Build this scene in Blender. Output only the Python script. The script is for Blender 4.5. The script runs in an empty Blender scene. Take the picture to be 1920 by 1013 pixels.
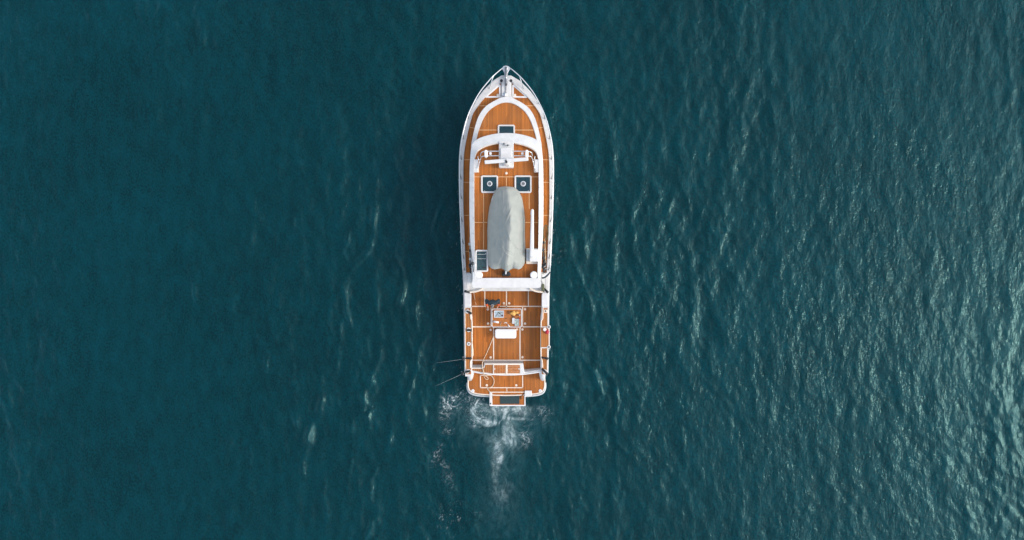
import bpy, bmesh, math, random
import numpy as np
from mathutils import Vector, Matrix

# ------------------------------------------------------------------ camera, sky, sun, exposure
scene = bpy.context.scene
COL = scene.collection
H = 48.0                       # drone height above the water (m)
FPX = 32.0 * (H - 2.0)         # focal length in photo pixels: 32 px per metre at deck level
CX, CY = 960.0, 506.5

cam_d = bpy.data.cameras.new('camera')
cam = bpy.data.objects.new('camera', cam_d)
COL.objects.link(cam)
cam.location = (0, 0, H)
cam.rotation_euler = (0, 0, 0)
cam_d.sensor_width = 36.0
cam_d.lens = 36.0 * FPX / 1920.0
cam_d.clip_start = 0.1
cam_d.clip_end = 20000
scene.camera = cam

SUN_AZ = math.radians(-8)     # direction towards the sun, measured from +x (starboard) to +y (ahead)
SUN_EL = math.radians(38)
world = bpy.data.worlds.new('World')
scene.world = world
world.use_nodes = True
nt = world.node_tree
nt.nodes.clear()
sky = nt.nodes.new('ShaderNodeTexSky')
sky.sky_type = 'NISHITA'
sky.sun_disc = False
sky.sun_elevation = SUN_EL
sky.sun_rotation = math.pi / 2 - SUN_AZ
sky.altitude = 0
sky.air_density = 1.0
sky.dust_density = 2.0
sky.ozone_density = 2.0
hsv = nt.nodes.new('ShaderNodeHueSaturation')
hsv.inputs['Saturation'].default_value = 0.50      # thin overcast: the blue is mostly washed out
bg = nt.nodes.new('ShaderNodeBackground')
bg.inputs['Strength'].default_value = 0.15
wo = nt.nodes.new('ShaderNodeOutputWorld')
nt.links.new(sky.outputs[0], hsv.inputs['Color'])
nt.links.new(hsv.outputs[0], bg.inputs['Color'])
nt.links.new(bg.outputs[0], wo.inputs['Surface'])

sun_d = bpy.data.lights.new('sun', 'SUN')
sun_d.energy = 0.68
sun_d.angle = math.radians(10)
sun_d.color = (1.0, 0.87, 0.70)
sun = bpy.data.objects.new('sun', sun_d)
COL.objects.link(sun)
sd = Vector((math.cos(SUN_EL) * math.cos(SUN_AZ), math.cos(SUN_EL) * math.sin(SUN_AZ), math.sin(SUN_EL)))
sun.location = sd * 60
sun.rotation_euler = sd.to_track_quat('Z', 'Y').to_euler()

scene.view_settings.view_transform = 'Standard'
scene.view_settings.look = 'None'
scene.view_settings.gamma = 1.0
scene.view_settings.use_curve_mapping = False
scene.view_settings.exposure = 0.96
scene.render.engine = 'CYCLES'
scene.cycles.max_bounces = 6
scene.cycles.use_denoising = True
scene.cycles.sample_clamp_indirect = 4.0

random.seed(7)
rng = np.random.default_rng(11)

# ------------------------------------------------------------------ helpers
MID = 949.5
def P(px, py, z):
    """photo pixel on the level z (metres above the water) -> place in the scene"""
    k = (H - z) / FPX
    return Vector(((px - CX) * k, (CY - py) * k, z))
def mir(pts):
    return [(2 * MID - x, y) for x, y in pts]
def sm(pts, n=4, closed=False):
    """Catmull-Rom smoothing of a point list (any dimension)"""
    pts = [Vector(p) for p in pts]
    out = []
    N = len(pts)
    segs = N if closed else N - 1
    for i in range(segs):
        p1, p2 = pts[i], pts[(i + 1) % N]
        p0 = pts[i - 1] if (closed or i > 0) else p1 * 2 - p2
        p3 = pts[(i + 2) % N] if (closed or i < N - 2) else p2 * 2 - p1
        for k in range(n):
            t = k / n
            out.append(0.5 * ((2 * p1) + (p2 - p0) * t + (2 * p0 - 5 * p1 + 4 * p2 - p3) * t * t + (3 * p1 - p0 - 3 * p2 + p3) * t ** 3))
    if not closed:
        out.append(pts[-1].copy())
    return [tuple(v) for v in out]

def org(o):
    v = Vector((0, 0, 0))
    while o is not None:
        v = v + o.location
        o = o.parent
    return v

def make(name, verts, faces, mat, parent=None, smooth=False, bevel=0.0, seg=2, loc=None):
    me = bpy.data.meshes.new(name)
    base = org(parent) if parent is not None else Vector(loc if loc is not None else (0, 0, 0))
    me.from_pydata([tuple(Vector(v) - base) for v in verts], [], faces)
    bm = bmesh.new(); bm.from_mesh(me)
    bmesh.ops.recalc_face_normals(bm, faces=bm.faces)
    bm.to_mesh(me); bm.free()
    me.materials.append(MAT[mat])
    if smooth:
        me.polygons.foreach_set('use_smooth', [True] * len(me.polygons))
    o = bpy.data.objects.new(name, me)
    COL.objects.link(o)
    if parent is not None:
        o.parent = parent
    else:
        o.location = base
    if bevel > 0:
        b = o.modifiers.new('bevel', 'BEVEL')
        b.width = bevel; b.segments = seg; b.limit_method = 'ANGLE'; b.angle_limit = math.radians(35)
    return o

def thing(name, label, cat, loc, group=None):
    o = bpy.data.objects.new(name, None)
    COL.objects.link(o)
    o.location = loc
    o.empty_display_size = 0.2
    tag(o, label, cat, group)
    return o
def tag(o, label, cat, group=None):
    o['label'] = label; o['category'] = cat
    if group: o['group'] = group
    return o

def zf(z, i, py):
    return z(py) if callable(z) else (z[i] if isinstance(z, (list, tuple)) else z)

def prism(name, pts, z1, z0, mat, parent=None, bevel=0.0, loc=None, smooth=False):
    """outline pts (photo px at level z1) pulled down to z0"""
    top = [P(x, y, z1) for x, y in pts]
    n = len(top)
    verts = [tuple(v) for v in top] + [(v.x, v.y, z0) for v in top]
    faces = [list(range(n)), list(range(2 * n - 1, n - 1, -1))]
    faces += [[i, i + n, (i + 1) % n + n, (i + 1) % n] for i in range(n)]
    return make(name, verts, faces, mat, parent, smooth, bevel, loc=loc)

def rows(name, L, R, py0, py1, z, thick, mat, parent=None, n=40, bevel=0.0, extra=None):
    """slab between two edges L(py), R(py) whose top follows z(py)"""
    ys = list(np.linspace(py0, py1, n))
    if extra: ys = sorted(set(ys) | set(extra))
    verts, faces = [], []
    for py in ys:
        zz = z(py) if callable(z) else z
        a, b = P(L(py), py, zz), P(R(py), py, zz)
        verts += [tuple(a), tuple(b), (b.x, b.y, zz - thick), (a.x, a.y, zz - thick)]
    for i in range(len(ys) - 1):
        k = 4 * i
        for j in range(4):
            faces.append([k + j, k + (j + 1) % 4, k + 4 + (j + 1) % 4, k + 4 + j])
    faces.append([0, 1, 2, 3]); m = 4 * (len(ys) - 1); faces.append([m, m + 1, m + 2, m + 3])
    return make(name, verts, faces, mat, parent, False, bevel)

def interp(pts):
    pts = sorted([(p[1], p[0]) for p in pts])
    ys = [p[0] for p in pts]; xs = [p[1] for p in pts]
    return lambda py: float(np.interp(py, ys, xs))

def band(name, outer, inner, zo, zi, zb, mat, parent=None, closed=False, bevel=0.0, zbi=None):
    """strip between two matched outlines, with skirts down to zb on both sides"""
    n = len(outer)
    verts = []
    for i in range(n):
        a = P(*outer[i], zf(zo, i, outer[i][1])); b = P(*inner[i], zf(zi, i, inner[i][1]))
        zz = zf(zb, i, outer[i][1]); zzi = zz if zbi is None else zf(zbi, i, inner[i][1])
        verts += [(a.x, a.y, zz), tuple(a), tuple(b), (b.x, b.y, zzi)]
    faces = []
    for i in range(n if closed else n - 1):
        k, m = 4 * i, 4 * ((i + 1) % n)
        for j in range(4):
            faces.append([k + j, m + j, m + (j + 1) % 4, k + (j + 1) % 4])
    if not closed:
        faces.append([0, 1, 2, 3]); k = 4 * (n - 1); faces.append([k, k + 1, k + 2, k + 3])
    return make(name, verts, faces, mat, parent, False, bevel)

def rrect(x0, y0, x1, y1, r, n=5):
    pts = []
    for cx, cy, a0 in ((x1 - r, y1 - r, 0), (x0 + r, y1 - r, 90), (x0 + r, y0 + r, 180), (x1 - r, y0 + r, 270)):
        for k in range(n + 1):
            a = math.radians(a0 + 90 * k / n)
            pts.append((cx + r * math.cos(a), cy + r * math.sin(a)))
    return pts
def rbox(name, x0, y0, x1, y1, z1, z0, mat, parent=None, r=1.5, bevel=0.02, loc=None):
    return prism(name, rrect(x0, y0, x1, y1, r), z1, z0, mat, parent, bevel, loc)
def frame(name, x0, y0, x1, y1, w, z1, z0, mat, parent=None, r=2.5, bevel=0.008):
    return band(name, rrect(x0, y0, x1, y1, r), rrect(x0 + w, y0 + w, x1 - w, y1 - w, max(r - w, 0.4)), z1, z1, z0, mat, parent, True, bevel)

def seam(x0, y0, x1, y1, z, w=1.2, h=0.006, mat='seam', parent=None, name='seam_strip'):
    d = Vector((x1 - x0, y1 - y0)); d.normalize(); nx, ny = -d.y * w / 2, d.x * w / 2
    pts = [(x0 + nx, y0 + ny), (x1 + nx, y1 + ny), (x1 - nx, y1 - ny), (x0 - nx, y0 - ny)]
    if not callable(z):
        return prism(name, pts, z + h, z - 0.01, mat, parent)
    vs = [P(x, y, z(y) + h) for x, y in pts]
    verts = [tuple(v) for v in vs] + [(v.x, v.y, v.z - h - 0.01) for v in vs]
    return make(name, verts, [[0, 1, 2, 3], [7, 6, 5, 4]] + [[i, (i + 1) % 4, (i + 1) % 4 + 4, i + 4] for i in range(4)], mat, parent)

def tube(name, pts, r, mat, parent=None, sides=8, closed=False, loc=None, smooth=True):
    pts = [Vector(p) for p in pts]
    n = len(pts)
    rr = r if isinstance(r, (list, tuple)) else [r] * n
    verts, faces = [], []
    up = None
    for i in range(n):
        if closed: t = pts[(i + 1) % n] - pts[i - 1]
        else: t = pts[min(i + 1, n - 1)] - pts[max(i - 1, 0)]
        t.normalize()
        if up is None:
            up = Vector((0, 0, 1)) if abs(t.z) < 0.9 else Vector((1, 0, 0))
        a = t.cross(up)
        if a.length < 1e-4: a = t.cross(Vector((0, 1, 0)))
        a.normalize(); b = a.cross(t); up = b
        for k in range(sides):
            an = 2 * math.pi * k / sides
            verts.append(pts[i] + (a * math.cos(an) + b * math.sin(an)) * rr[i])
    for i in range(n if closed else n - 1):
        for k in range(sides):
            m = (i + 1) % n
            faces.append([i * sides + k, i * sides + (k + 1) % sides, m * sides + (k + 1) % sides, m * sides + k])
    if not closed:
        faces.append(list(range(sides))); faces.append(list(range((n - 1) * sides, n * sides)))
    return make(name, verts, faces, mat, parent, smooth, loc=loc)

def lathe(name, c, prof, mat, parent=None, n=20, loc=None, smooth=False, bevel=0.0, sx=1.0, sy=1.0):
    """profile [(radius, z)] from bottom to top round the upright axis through c"""
    verts, faces = [], []
    for r, z in prof:
        for k in range(n):
            a = 2 * math.pi * k / n
            verts.append((c[0] + r * sx * math.cos(a), c[1] + r * sy * math.sin(a), z))
    for i in range(len(prof) - 1):
        for k in range(n):
            faces.append([i * n + k, i * n + (k + 1) % n, (i + 1) * n + (k + 1) % n, (i + 1) * n + k])
    faces.append(list(range(n))); faces.append(list(range((len(prof) - 1) * n, len(prof) * n)))
    return make(name, verts, faces, mat, parent, smooth, bevel, loc=loc)

def blob(name, c, rad, mat, parent=None, amp=0.0, freq=3.0, seed=1, seg=18, ring=12, loc=None, power=1.0, zmin=None):
    """lumpy ellipsoid"""
    rs = np.random.default_rng(seed); ph = rs.uniform(0, 6.28, 6)
    verts, faces = [], []
    for i in range(ring + 1):
        th = math.pi * i / ring
        for k in range(seg):
            a = 2 * math.pi * k / seg
            d = Vector((math.sin(th) * math.cos(a), math.sin(th) * math.sin(a), math.cos(th)))
            f = 1 + amp * (math.sin(freq * d.x * 2 + ph[0]) + math.sin(freq * d.y * 2.3 + ph[1]) + math.sin(freq * d.z * 2 + ph[2] + d.x * 3))
            sg = lambda q: math.copysign(abs(q) ** power, q)
            v = Vector((c[0] + sg(d.x) * rad[0] * f, c[1] + sg(d.y) * rad[1] * f, c[2] + sg(d.z) * rad[2] * f))
            if zmin is not None: v.z = max(v.z, zmin)
            verts.append(v)
    for i in range(ring):
        for k in range(seg):
            faces.append([i * seg + k, i * seg + (k + 1) % seg, (i + 1) * seg + (k + 1) % seg, (i + 1) * seg + k])
    return make(name, verts, faces, mat, parent, True, loc=loc)

# ------------------------------------------------------------------ materials (procedural)
MAT = {}
def nn(t, kind, **kw):
    n = t.nodes.new(kind)
    for k, v in kw.items():
        if hasattr(n, k): setattr(n, k, v)
        else: n.inputs[k].default_value = v
    return n
def simple(key, col, rough=0.5, metal=0.0, var=0.08, scale=6.0, bump=0.0, bscale=60.0, spec=0.5):
    m = bpy.data.materials.new(key); m.use_nodes = True
    t = m.node_tree; b = t.nodes['Principled BSDF']
    b.inputs['Roughness'].default_value = rough
    b.inputs['Metallic'].default_value = metal
    b.inputs['Specular IOR Level'].default_value = spec
    tc = nn(t, 'ShaderNodeTexCoord')
    no = nn(t, 'ShaderNodeTexNoise'); no.inputs['Scale'].default_value = scale; no.inputs['Detail'].default_value = 5
    t.links.new(tc.outputs['Object'], no.inputs['Vector'])
    r = nn(t, 'ShaderNodeValToRGB')
    r.color_ramp.elements[0].position = 0.3; r.color_ramp.elements[1].position = 0.7
    r.color_ramp.elements[0].color = (*[c * (1 - var) for c in col], 1)
    r.color_ramp.elements[1].color = (*[min(1, c * (1 + var)) for c in col], 1)
    t.links.new(no.outputs[0], r.inputs[0]); t.links.new(r.outputs[0], b.inputs['Base Color'])
    if bump > 0:
        n2 = nn(t, 'ShaderNodeTexNoise'); n2.inputs['Scale'].default_value = bscale
        t.links.new(tc.outputs['Object'], n2.inputs['Vector'])
        bp = nn(t, 'ShaderNodeBump'); bp.inputs['Strength'].default_value = bump; bp.inputs['Distance'].default_value = 0.01
        t.links.new(n2.outputs[0], bp.inputs['Height']); t.links.new(bp.outputs[0], b.inputs['Normal'])
    MAT[key] = m
    return m
simple('white', (0.70, 0.695, 0.68), 0.28, var=0.07, scale=3.5)
simple('cushion', (0.80, 0.80, 0.80), 0.6, var=0.02, bump=0.2)
simple('seam', (0.82, 0.72, 0.61), 0.5, var=0.06, scale=14)
simple('joint', (0.74, 0.46, 0.24), 0.55, var=0.1, scale=14)
simple('grey_step', (0.44, 0.44, 0.43), 0.6, var=0.10, scale=10)
simple('steel', (0.62, 0.64, 0.66), 0.22, 1.0, var=0.06, scale=20)
simple('rail', (0.74, 0.76, 0.77), 0.25, 0.6, var=0.05, scale=20)
simple('steel_dark', (0.24, 0.25, 0.26), 0.35, 0.8, var=0.2, scale=30)
simple('black', (0.018, 0.020, 0.022), 0.45, var=0.3, scale=30)
simple('reel', (0.05, 0.055, 0.06), 0.3, 0.5, var=0.4, scale=60)
simple('glass', (0.012, 0.045, 0.060), 0.08, var=0.25, scale=5)
simple('smoked', (0.035, 0.075, 0.085), 0.16, var=0.35, scale=9)
simple('mat', (0.022, 0.050, 0.056), 0.85, var=0.2, scale=25, bump=0.3)
simple('rope', (0.72, 0.58, 0.42), 0.85, var=0.12, scale=40)
simple('jacket', (0.012, 0.032, 0.045), 0.75, var=0.5, scale=14, bump=0.5, bscale=30)
simple('orange', (0.62, 0.10, 0.025), 0.6, var=0.15, scale=30)
simple('skin', (0.50, 0.26, 0.17), 0.5, var=0.08, scale=30)
simple('hair', (0.17, 0.15, 0.14), 0.7, var=0.35, scale=60, bump=0.5, bscale=150)
simple('capband', (0.45, 0.45, 0.45), 0.6, var=0.1, scale=60)
simple('trousers', (0.03, 0.035, 0.045), 0.8, var=0.3, scale=20)
simple('red', (0.42, 0.018, 0.035), 0.4, var=0.15, scale=20)
simple('yellow', (0.72, 0.40, 0.10), 0.6, var=0.2, scale=25, bump=0.6, bscale=40)
simple('brown', (0.16, 0.065, 0.02), 0.6, var=0.3, scale=30)
simple('paleblue', (0.46, 0.56, 0.62), 0.35, var=0.10, scale=12)
simple('palegreen', (0.46, 0.55, 0.50), 0.4, var=0.2, scale=25)
simple('fish', (0.30, 0.33, 0.34), 0.3, 0.3, var=0.4, scale=40)
simple('plum', (0.10, 0.02, 0.05), 0.4, var=0.2)
simple('cane', (0.60, 0.42, 0.22), 0.5, var=0.15, scale=30)
simple('rodline', (0.30, 0.35, 0.35), 0.4, var=0.15, scale=30)
simple('netting', (0.10, 0.11, 0.06), 0.8, var=0.3, scale=40)
simple('gunwale', (0.60, 0.59, 0.575), 0.35, var=0.08, scale=4)
simple('gelgrey', (0.60, 0.62, 0.63), 0.35, var=0.05, scale=6)

def teak(key, col, along_y=True, width=0.075, jitter=0.42):
    m = bpy.data.materials.new(key); m.use_nodes = True
    t = m.node_tree; b = t.nodes['Principled BSDF']
    b.inputs['Roughness'].default_value = 0.55
    b.inputs['Specular IOR Level'].default_value = 0.3
    tc = nn(t, 'ShaderNodeTexCoord'); sp = nn(t, 'ShaderNodeSeparateXYZ')
    t.links.new(tc.outputs['Object'], sp.inputs[0])
    def math_(op, a, bb=None):
        q = nn(t, 'ShaderNodeMath'); q.operation = op
        for i, v in enumerate((a, bb)):
            if v is None: continue
            if isinstance(v, (int, float)): q.inputs[i].default_value = v
            else: t.links.new(v, q.inputs[i])
        return q.outputs[0]
    ax = sp.outputs[0 if along_y else 1]; ay = sp.outputs[1 if along_y else 0]
    u = math_('DIVIDE', ax, width)
    fl = math_('FLOOR', u); fr = math_('SUBTRACT', u, fl)
    # staggered butts: each plank runs about 2.4 m
    wn0 = nn(t, 'ShaderNodeTexWhiteNoise'); wn0.noise_dimensions = '1D'; t.links.new(fl, wn0.inputs['W'])
    lv = math_('FLOOR', math_('ADD', math_('DIVIDE', ay, 2.4), math_('MULTIPLY', wn0.outputs[0], 7.0)))
    wn = nn(t, 'ShaderNodeTexWhiteNoise'); wn.noise_dimensions = '1D'
    t.links.new(math_('ADD', math_('MULTIPLY', fl, 3.71), math_('MULTIPLY', lv, 17.3)), wn.inputs['W'])
    cb = nn(t, 'ShaderNodeCombineXYZ')
    t.links.new(math_('MULTIPLY', ax, 60.0), cb.inputs[0]); t.links.new(math_('MULTIPLY', ay, 2.5), cb.inputs[1]); t.links.new(wn.outputs[0], cb.inputs[2])
    gr = nn(t, 'ShaderNodeTexNoise'); gr.inputs['Scale'].default_value = 1.0; gr.inputs['Detail'].default_value = 6
    t.links.new(cb.outputs[0], gr.inputs['Vector'])
    pat = nn(t, 'ShaderNodeTexNoise'); pat.inputs['Scale'].default_value = 0.9; pat.inputs['Detail'].default_value = 3
    t.links.new(tc.outputs['Object'], pat.inputs['Vector'])
    val = math_('ADD', math_('ADD', math_('MULTIPLY', wn.outputs[0], jitter), math_('MULTIPLY', gr.outputs[0], 0.3)), math_('ADD', math_('MULTIPLY', pat.outputs[0], 0.50), 0.44 - jitter / 2))
    mul = nn(t, 'ShaderNodeVectorMath'); mul.operation = 'SCALE'
    mul.inputs[0].default_value = col
    t.links.new(val, mul.inputs['Scale'])
    wp = nn(t, 'ShaderNodeTexNoise'); wp.inputs['Scale'].default_value = 0.55; wp.inputs['Detail'].default_value = 5; wp.inputs['Roughness'].default_value = 0.65
    t.links.new(tc.outputs['Object'], wp.inputs['Vector'])
    wr_ = nn(t, 'ShaderNodeMapRange'); wr_.inputs['From Min'].default_value = 0.45; wr_.inputs['From Max'].default_value = 0.75; wr_.inputs['To Max'].default_value = 0.45
    t.links.new(wp.outputs[0], wr_.inputs['Value'])
    wm = nn(t, 'ShaderNodeMix'); wm.data_type = 'RGBA'; wm.inputs['B'].default_value = (0.34, 0.175, 0.075, 1)
    t.links.new(wr_.outputs[0], wm.inputs['Factor']); t.links.new(mul.outputs[0], wm.inputs['A'])
    ed = math_('LESS_THAN', math_('ABSOLUTE', math_('SUBTRACT', fr, 0.5)), 0.41)
    mix = nn(t, 'ShaderNodeMix'); mix.data_type = 'RGBA'
    mix.inputs['A'].default_value = (0.13, 0.050, 0.014, 1)
    t.links.new(ed, mix.inputs['Factor']); t.links.new(wm.outputs['Result'], mix.inputs['B'])
    t.links.new(mix.outputs['Result'], b.inputs['Base Color'])
    bp = nn(t, 'ShaderNodeBump'); bp.inputs['Strength'].default_value = 0.4; bp.inputs['Distance'].default_value = 0.004
    t.links.new(ed, bp.inputs['Height']); t.links.new(bp.outputs[0], b.inputs['Normal'])
    MAT[key] = m
TK = (0.55, 0.172, 0.027)
teak('teak', TK)
teak('teak_cap', (0.54, 0.20, 0.05), True, 0.12, 0.12)
simple('teak_slat', (0.44, 0.15, 0.03), 0.55, var=0.22, scale=9, bump=0.2)

# sea state and colour
WAVE_SLOPE = 0.125
RIDGE_H = 1.2
RIP1, RIP2 = 0.070, 0.027
WROUGH, WROUGH2 = 0.04, 0.42       # clear facets, and the haze of ripples finer than a pixel
GTINT = (0.52, 0.97, 1.0, 1.0)      # reflected light is graded teal here, its red cut in the gloss colour
SEA = (0.0, 0.0312, 0.0415)
SSS_SCALE = 9.0

# ------------------------------------------------------------------ the sea: one sheet, fine round the yacht, coarse out to the horizon
def vnoise(x, y, seed):
    r = np.random.default_rng(seed); T = r.uniform(-1, 1, (256, 256))
    xi = np.floor(x).astype(int); yi = np.floor(y).astype(int)
    fx = x - xi; fy = y - yi
    fx = fx * fx * fx * (fx * (fx * 6 - 15) + 10); fy = fy * fy * fy * (fy * (fy * 6 - 15) + 10)
    a = T[xi % 256, yi % 256]; b = T[(xi + 1) % 256, yi % 256]; c = T[xi % 256, (yi + 1) % 256]; d = T[(xi + 1) % 256, (yi + 1) % 256]
    return (a * (1 - fx) + b * fx) * (1 - fy) + (c * (1 - fx) + d * fx) * fy
def fbm(x, y, seed, oct=4, gain=0.5):
    s = 0; a = 1; n = 0
    for k in range(oct):
        s = s + a * vnoise(x * 2 ** k + 17.3 * k, y * 2 ** k - 9.1 * k, seed + k); n += a; a *= gain
    return s / n
def sstep(a, b, x):
    t = np.clip((x - a) / (b - a), 0, 1); return t * t * (3 - 2 * t)

def axis(lo, hi, step, dlo, dhi, dstep, far=7000.0):
    a = np.concatenate([np.arange(lo, dlo, step), np.arange(dlo, dhi, dstep), np.arange(dhi, hi, step)])
    g, s, x = [], step, hi
    while x < far:
        s *= 1.35; x += s; g.append(x)
    left, s, x = [], step, a[0]
    while x > -far:
        s *= 1.35; x -= s; left.append(x)
    return np.concatenate([left[::-1], a, g])
ax = axis(-35, 35, 0.085, -6.0, 2.6, 0.045)
ay = axis(-19.5, 19.5, 0.085, -15.0, -7.0, 0.045)
X, Y = np.meshgrid(ax, ay)
nx_, ny_ = len(ax), len(ay)
PXX = X * FPX / H + CX; PYY = CY - Y * FPX / H        # photo pixel of each water point
fine = sstep(0, 9, 35 + 9 - np.abs(X)) * sstep(0, 9, 19.5 + 9 - np.abs(Y))
fine = np.where((np.abs(X) < 35) & (np.abs(Y) < 19.5), 1.0, fine * 0.0)

Z = np.zeros_like(X); DX = np.zeros_like(X); DY = np.zeros_like(X)
wr = np.random.default_rng(5)
wob = fbm(X * 0.11, Y * 0.08, 70, 2)
gust = np.clip(0.80 + 0.95 * fbm(X * 0.09, Y * 0.06, 40, 3), .6, 1.45)
NW = 110
lams = np.exp(wr.uniform(np.log(0.36), np.log(4.5), NW))
for lam in lams:
    th = math.radians(13) + wr.normal(0, math.radians(24 if lam > 1.2 else 34))
    k = 2 * math.pi / lam; kx, ky = k * math.cos(th), k * math.sin(th)
    slope = WAVE_SLOPE * (0.5 if lam > 2.5 else 0.65 if lam > 1.6 else 1.15) * math.sqrt(2.0 / NW)
    a = slope / k
    ph = kx * X + ky * Y + wr.uniform(0, 6.28) + wob * 1.0 * wr.uniform(0.5, 1.5)
    s, c = np.sin(ph), np.cos(ph)
    Z += a * s; DX += a * math.cos(th) * c * 0.7; DY += a * math.sin(th) * c * 0.7
# flatter water in the wash straight astern
wash = np.exp(-((X - P(945, 0, 0).x) / 2.2) ** 2) * sstep(-6.5, -9, Y) * 0.6
calm = (1 - wash) * gust
Z *= calm * fine; DX *= calm * fine; DY *= calm * fine

# bow and stern wake: short crested ridges, nearly parallel to the hull, drawn out to port
def ridge(px0, py0, px1, py1, h, w, bend=0.0, seed=1):
    global Z
    ex, ey = (px1 - px0) * .22, (py1 - py0) * .22; w = w * .8
    a = P(px0 - ex, py0 - ey, 0); b = P(px1 + ex, py1 + ey, 0)
    d = Vector((b.x - a.x, b.y - a.y)); L = d.length; d /= L; n = Vector((d.y, -d.x))
    m = (np.abs(X - (a.x + b.x) / 2) < L / 2 + 3) & (np.abs(Y - (a.y + b.y) / 2) < L / 2 + 3)
    x, y = X[m] - a.x, Y[m] - a.y
    s = (x * d.x + y * d.y) / L
    t = x * n.x + y * n.y + bend * 4 * s * (1 - s) + 0.42 * vnoise(s * L * 0.45 + seed * 7.7, s * 0 + seed, 90 + seed) + 0.12 * vnoise(x * 1.7 + seed, y * 1.7, 190 + seed)
    env = np.clip(1 - (2 * s - 1) ** 2, 0, 1) ** 0.8 * np.clip(0.55 + 0.9 * vnoise(s * L * 0.9, s * 0 + 3.3 * seed, 91) + 0.5 * vnoise(x * 1.6, y * 0.9 + seed, 93), .0, 1.5)
    prof = np.exp(-(t / w) ** 2) * np.where(t < 0, 1, 1)
    Z[m] += h * env * prof - 0.25 * h * env * np.exp(-((t - 2.2 * w) / (1.6 * w)) ** 2)
for i, (a, b, c, d, h, w, be) in enumerate([
        (702, 398, 648, 540, .17, .26, .15), (655, 545, 662, 610, .08, .22, 0), (692, 590, 668, 640, .06, .2, 0),
        (800, 395, 778, 520, .11, .26, .1), (828, 360, 806, 430, .06, .2, 0), (775, 530, 770, 600, .08, .22, 0),
        (716, 600, 706, 660, .09, .22, 0), (702, 670, 690, 770, .12, .26, -.1), (690, 760, 680, 830, .09, .22, 0),
        (606, 720, 570, 860, .14, .26, .1), (590, 820, 598, 990, .18, .30, -.35), (655, 860, 645, 950, .06, .2, 0),
        (690, 930, 676, 1005, .13, .26, .35), (716, 850, 700, 940, .08, .22, 0), (735, 770, 728, 860, .06, .2, 0),
        (800, 640, 790, 780, .10, .22, 0), (815, 600, 800, 720, .09, .2, .1), (782, 680, 772, 800, .07, .2, 0),
        (830, 560, 822, 660, .06, .18, 0), (760, 640, 752, 730, .06, .2, 0), (440, 760, 425, 860, .05, .2, 0),
        (395, 560, 385, 620, .06, .2, 0), (372, 500, 384, 590, .07, .22, 0), (640, 600, 628, 700, .08, .22, 0), (560, 740, 548, 840, .07, .22, 0), (500, 620, 492, 690, .06, .2, 0), (745, 480, 735, 600, .09, .22, .1), (668, 400, 655, 470, .07, .2, 0), (620, 880, 610, 990, .07, .22, 0), (665, 700, 652, 800, .09, .22, 0), (480, 830, 470, 880, .05, .2, 0), (540, 690, 530, 750, .05, .2, 0),
        (1055, 330, 1090, 470, .06, .2, 0), (1062, 450, 1110, 600, .07, .22, .1), (1050, 560, 1085, 700, .07, .2, 0),
        (1090, 640, 1120, 780, .07, .22, 0), (1140, 700, 1165, 840, .06, .2, 0)]):
    ridge(a, b, c, d, h * RIDGE_H, w, be, i + 1)

# foam and aerated water: how much air the screws have beaten into the surface
def env(cx, cy, rx, ry, amt, rot=0.0):
    c, s = math.cos(math.radians(rot)), math.sin(math.radians(rot))
    u = ((PXX - cx) * c + (PYY - cy) * s) / rx; v = (-(PXX - cx) * s + (PYY - cy) * c) / ry
    return amt * np.exp(-(u * u + v * v) ** 1.3)
near = (PXX > 760) & (PXX < 1080) & (PYY > 330) & (PYY < 1010)
foam = np.zeros_like(X); milk = np.zeros_like(X)
px, py = PXX, PYY
# the screws wind the surface up: rotate the pattern coordinates round a few eddies
qx, qy = px.copy(), py.copy()
for ex, ey, er, tw in ((908, 776, 22, 2.4), (972, 782, 18, -2.0), (952, 812, 20, 1.6), (935, 852, 20, -1.8), (858, 762, 20, 1.3), (836, 800, 18, -1.2), (985, 815, 18, 1.2)):
    dx, dy = qx - ex, qy - ey
    a = tw * np.exp(-(dx * dx + dy * dy) / (er * er)); c_, s_ = np.cos(a), np.sin(a)
    qx, qy = ex + dx * c_ - dy * s_, ey + dx * s_ + dy * c_
qx = qx + fbm(px / 22, py / 22, 300, 3) * 11; qy = qy + fbm(px / 22, py / 22, 310, 3) * 11
def threads(s, seed, width, ax_=1.0):
    n = fbm(qx / s, qy / (s * ax_), seed, 3, 0.55)
    return 1 - sstep(0, width, np.abs(n))
l1 = threads(15, 320, .085); l2 = threads(8, 330, .10); l3 = threads(4.2, 345, .14)
grain = np.clip(.55 + .9 * fbm(px / 2.6, py / 2.6, 350, 2), 0, 1)
lace = np.clip(l1 * .9 + l2 * .55 + l3 * .25, 0, 1) * grain
E = (env(858, 757, 22, 15, .85) + env(834, 772, 9, 24, .8) + env(839, 808, 15, 6, .65) + env(819, 850, 7, 22, .55, 20)
     + env(838, 888, 9, 26, .42, -20) + env(895, 792, 22, 10, .3, 10) + env(872, 742, 12, 6, .7)
     + env(1024, 772, 15, 10, .5) + env(986, 818, 14, 18, .40) + env(905, 770, 24, 22, .8) + env(1000, 790, 30, 14, .25))
patch = sstep(-.25, .35, fbm(px / 17, py / 17, 360, 2))
foam += np.clip(np.clip(l1 + l2 * .6 + l3 * .3, 0, 1) ** 1.3 * (.4 + .6 * grain) * E * 1.7 * (.25 + .75 * patch), 0, 1)
def swirl(cx, cy, r, w, amt, a0, a1, sq=1.0):
    dx, dy = (qx * .4 + px * .6 - cx), (qy * .4 + py * .6 - cy) / sq
    rr = np.hypot(dx, dy); an = np.degrees(np.arctan2(dy, dx)) % 360
    g = sstep(a0 - 25, a0 + 10, an) * (1 - sstep(a1 - 10, a1 + 25, an))
    return amt * np.exp(-((rr - r - 3 * vnoise(an / 25.0, rr / 9, 55)) / w) ** 2) * g
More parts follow.
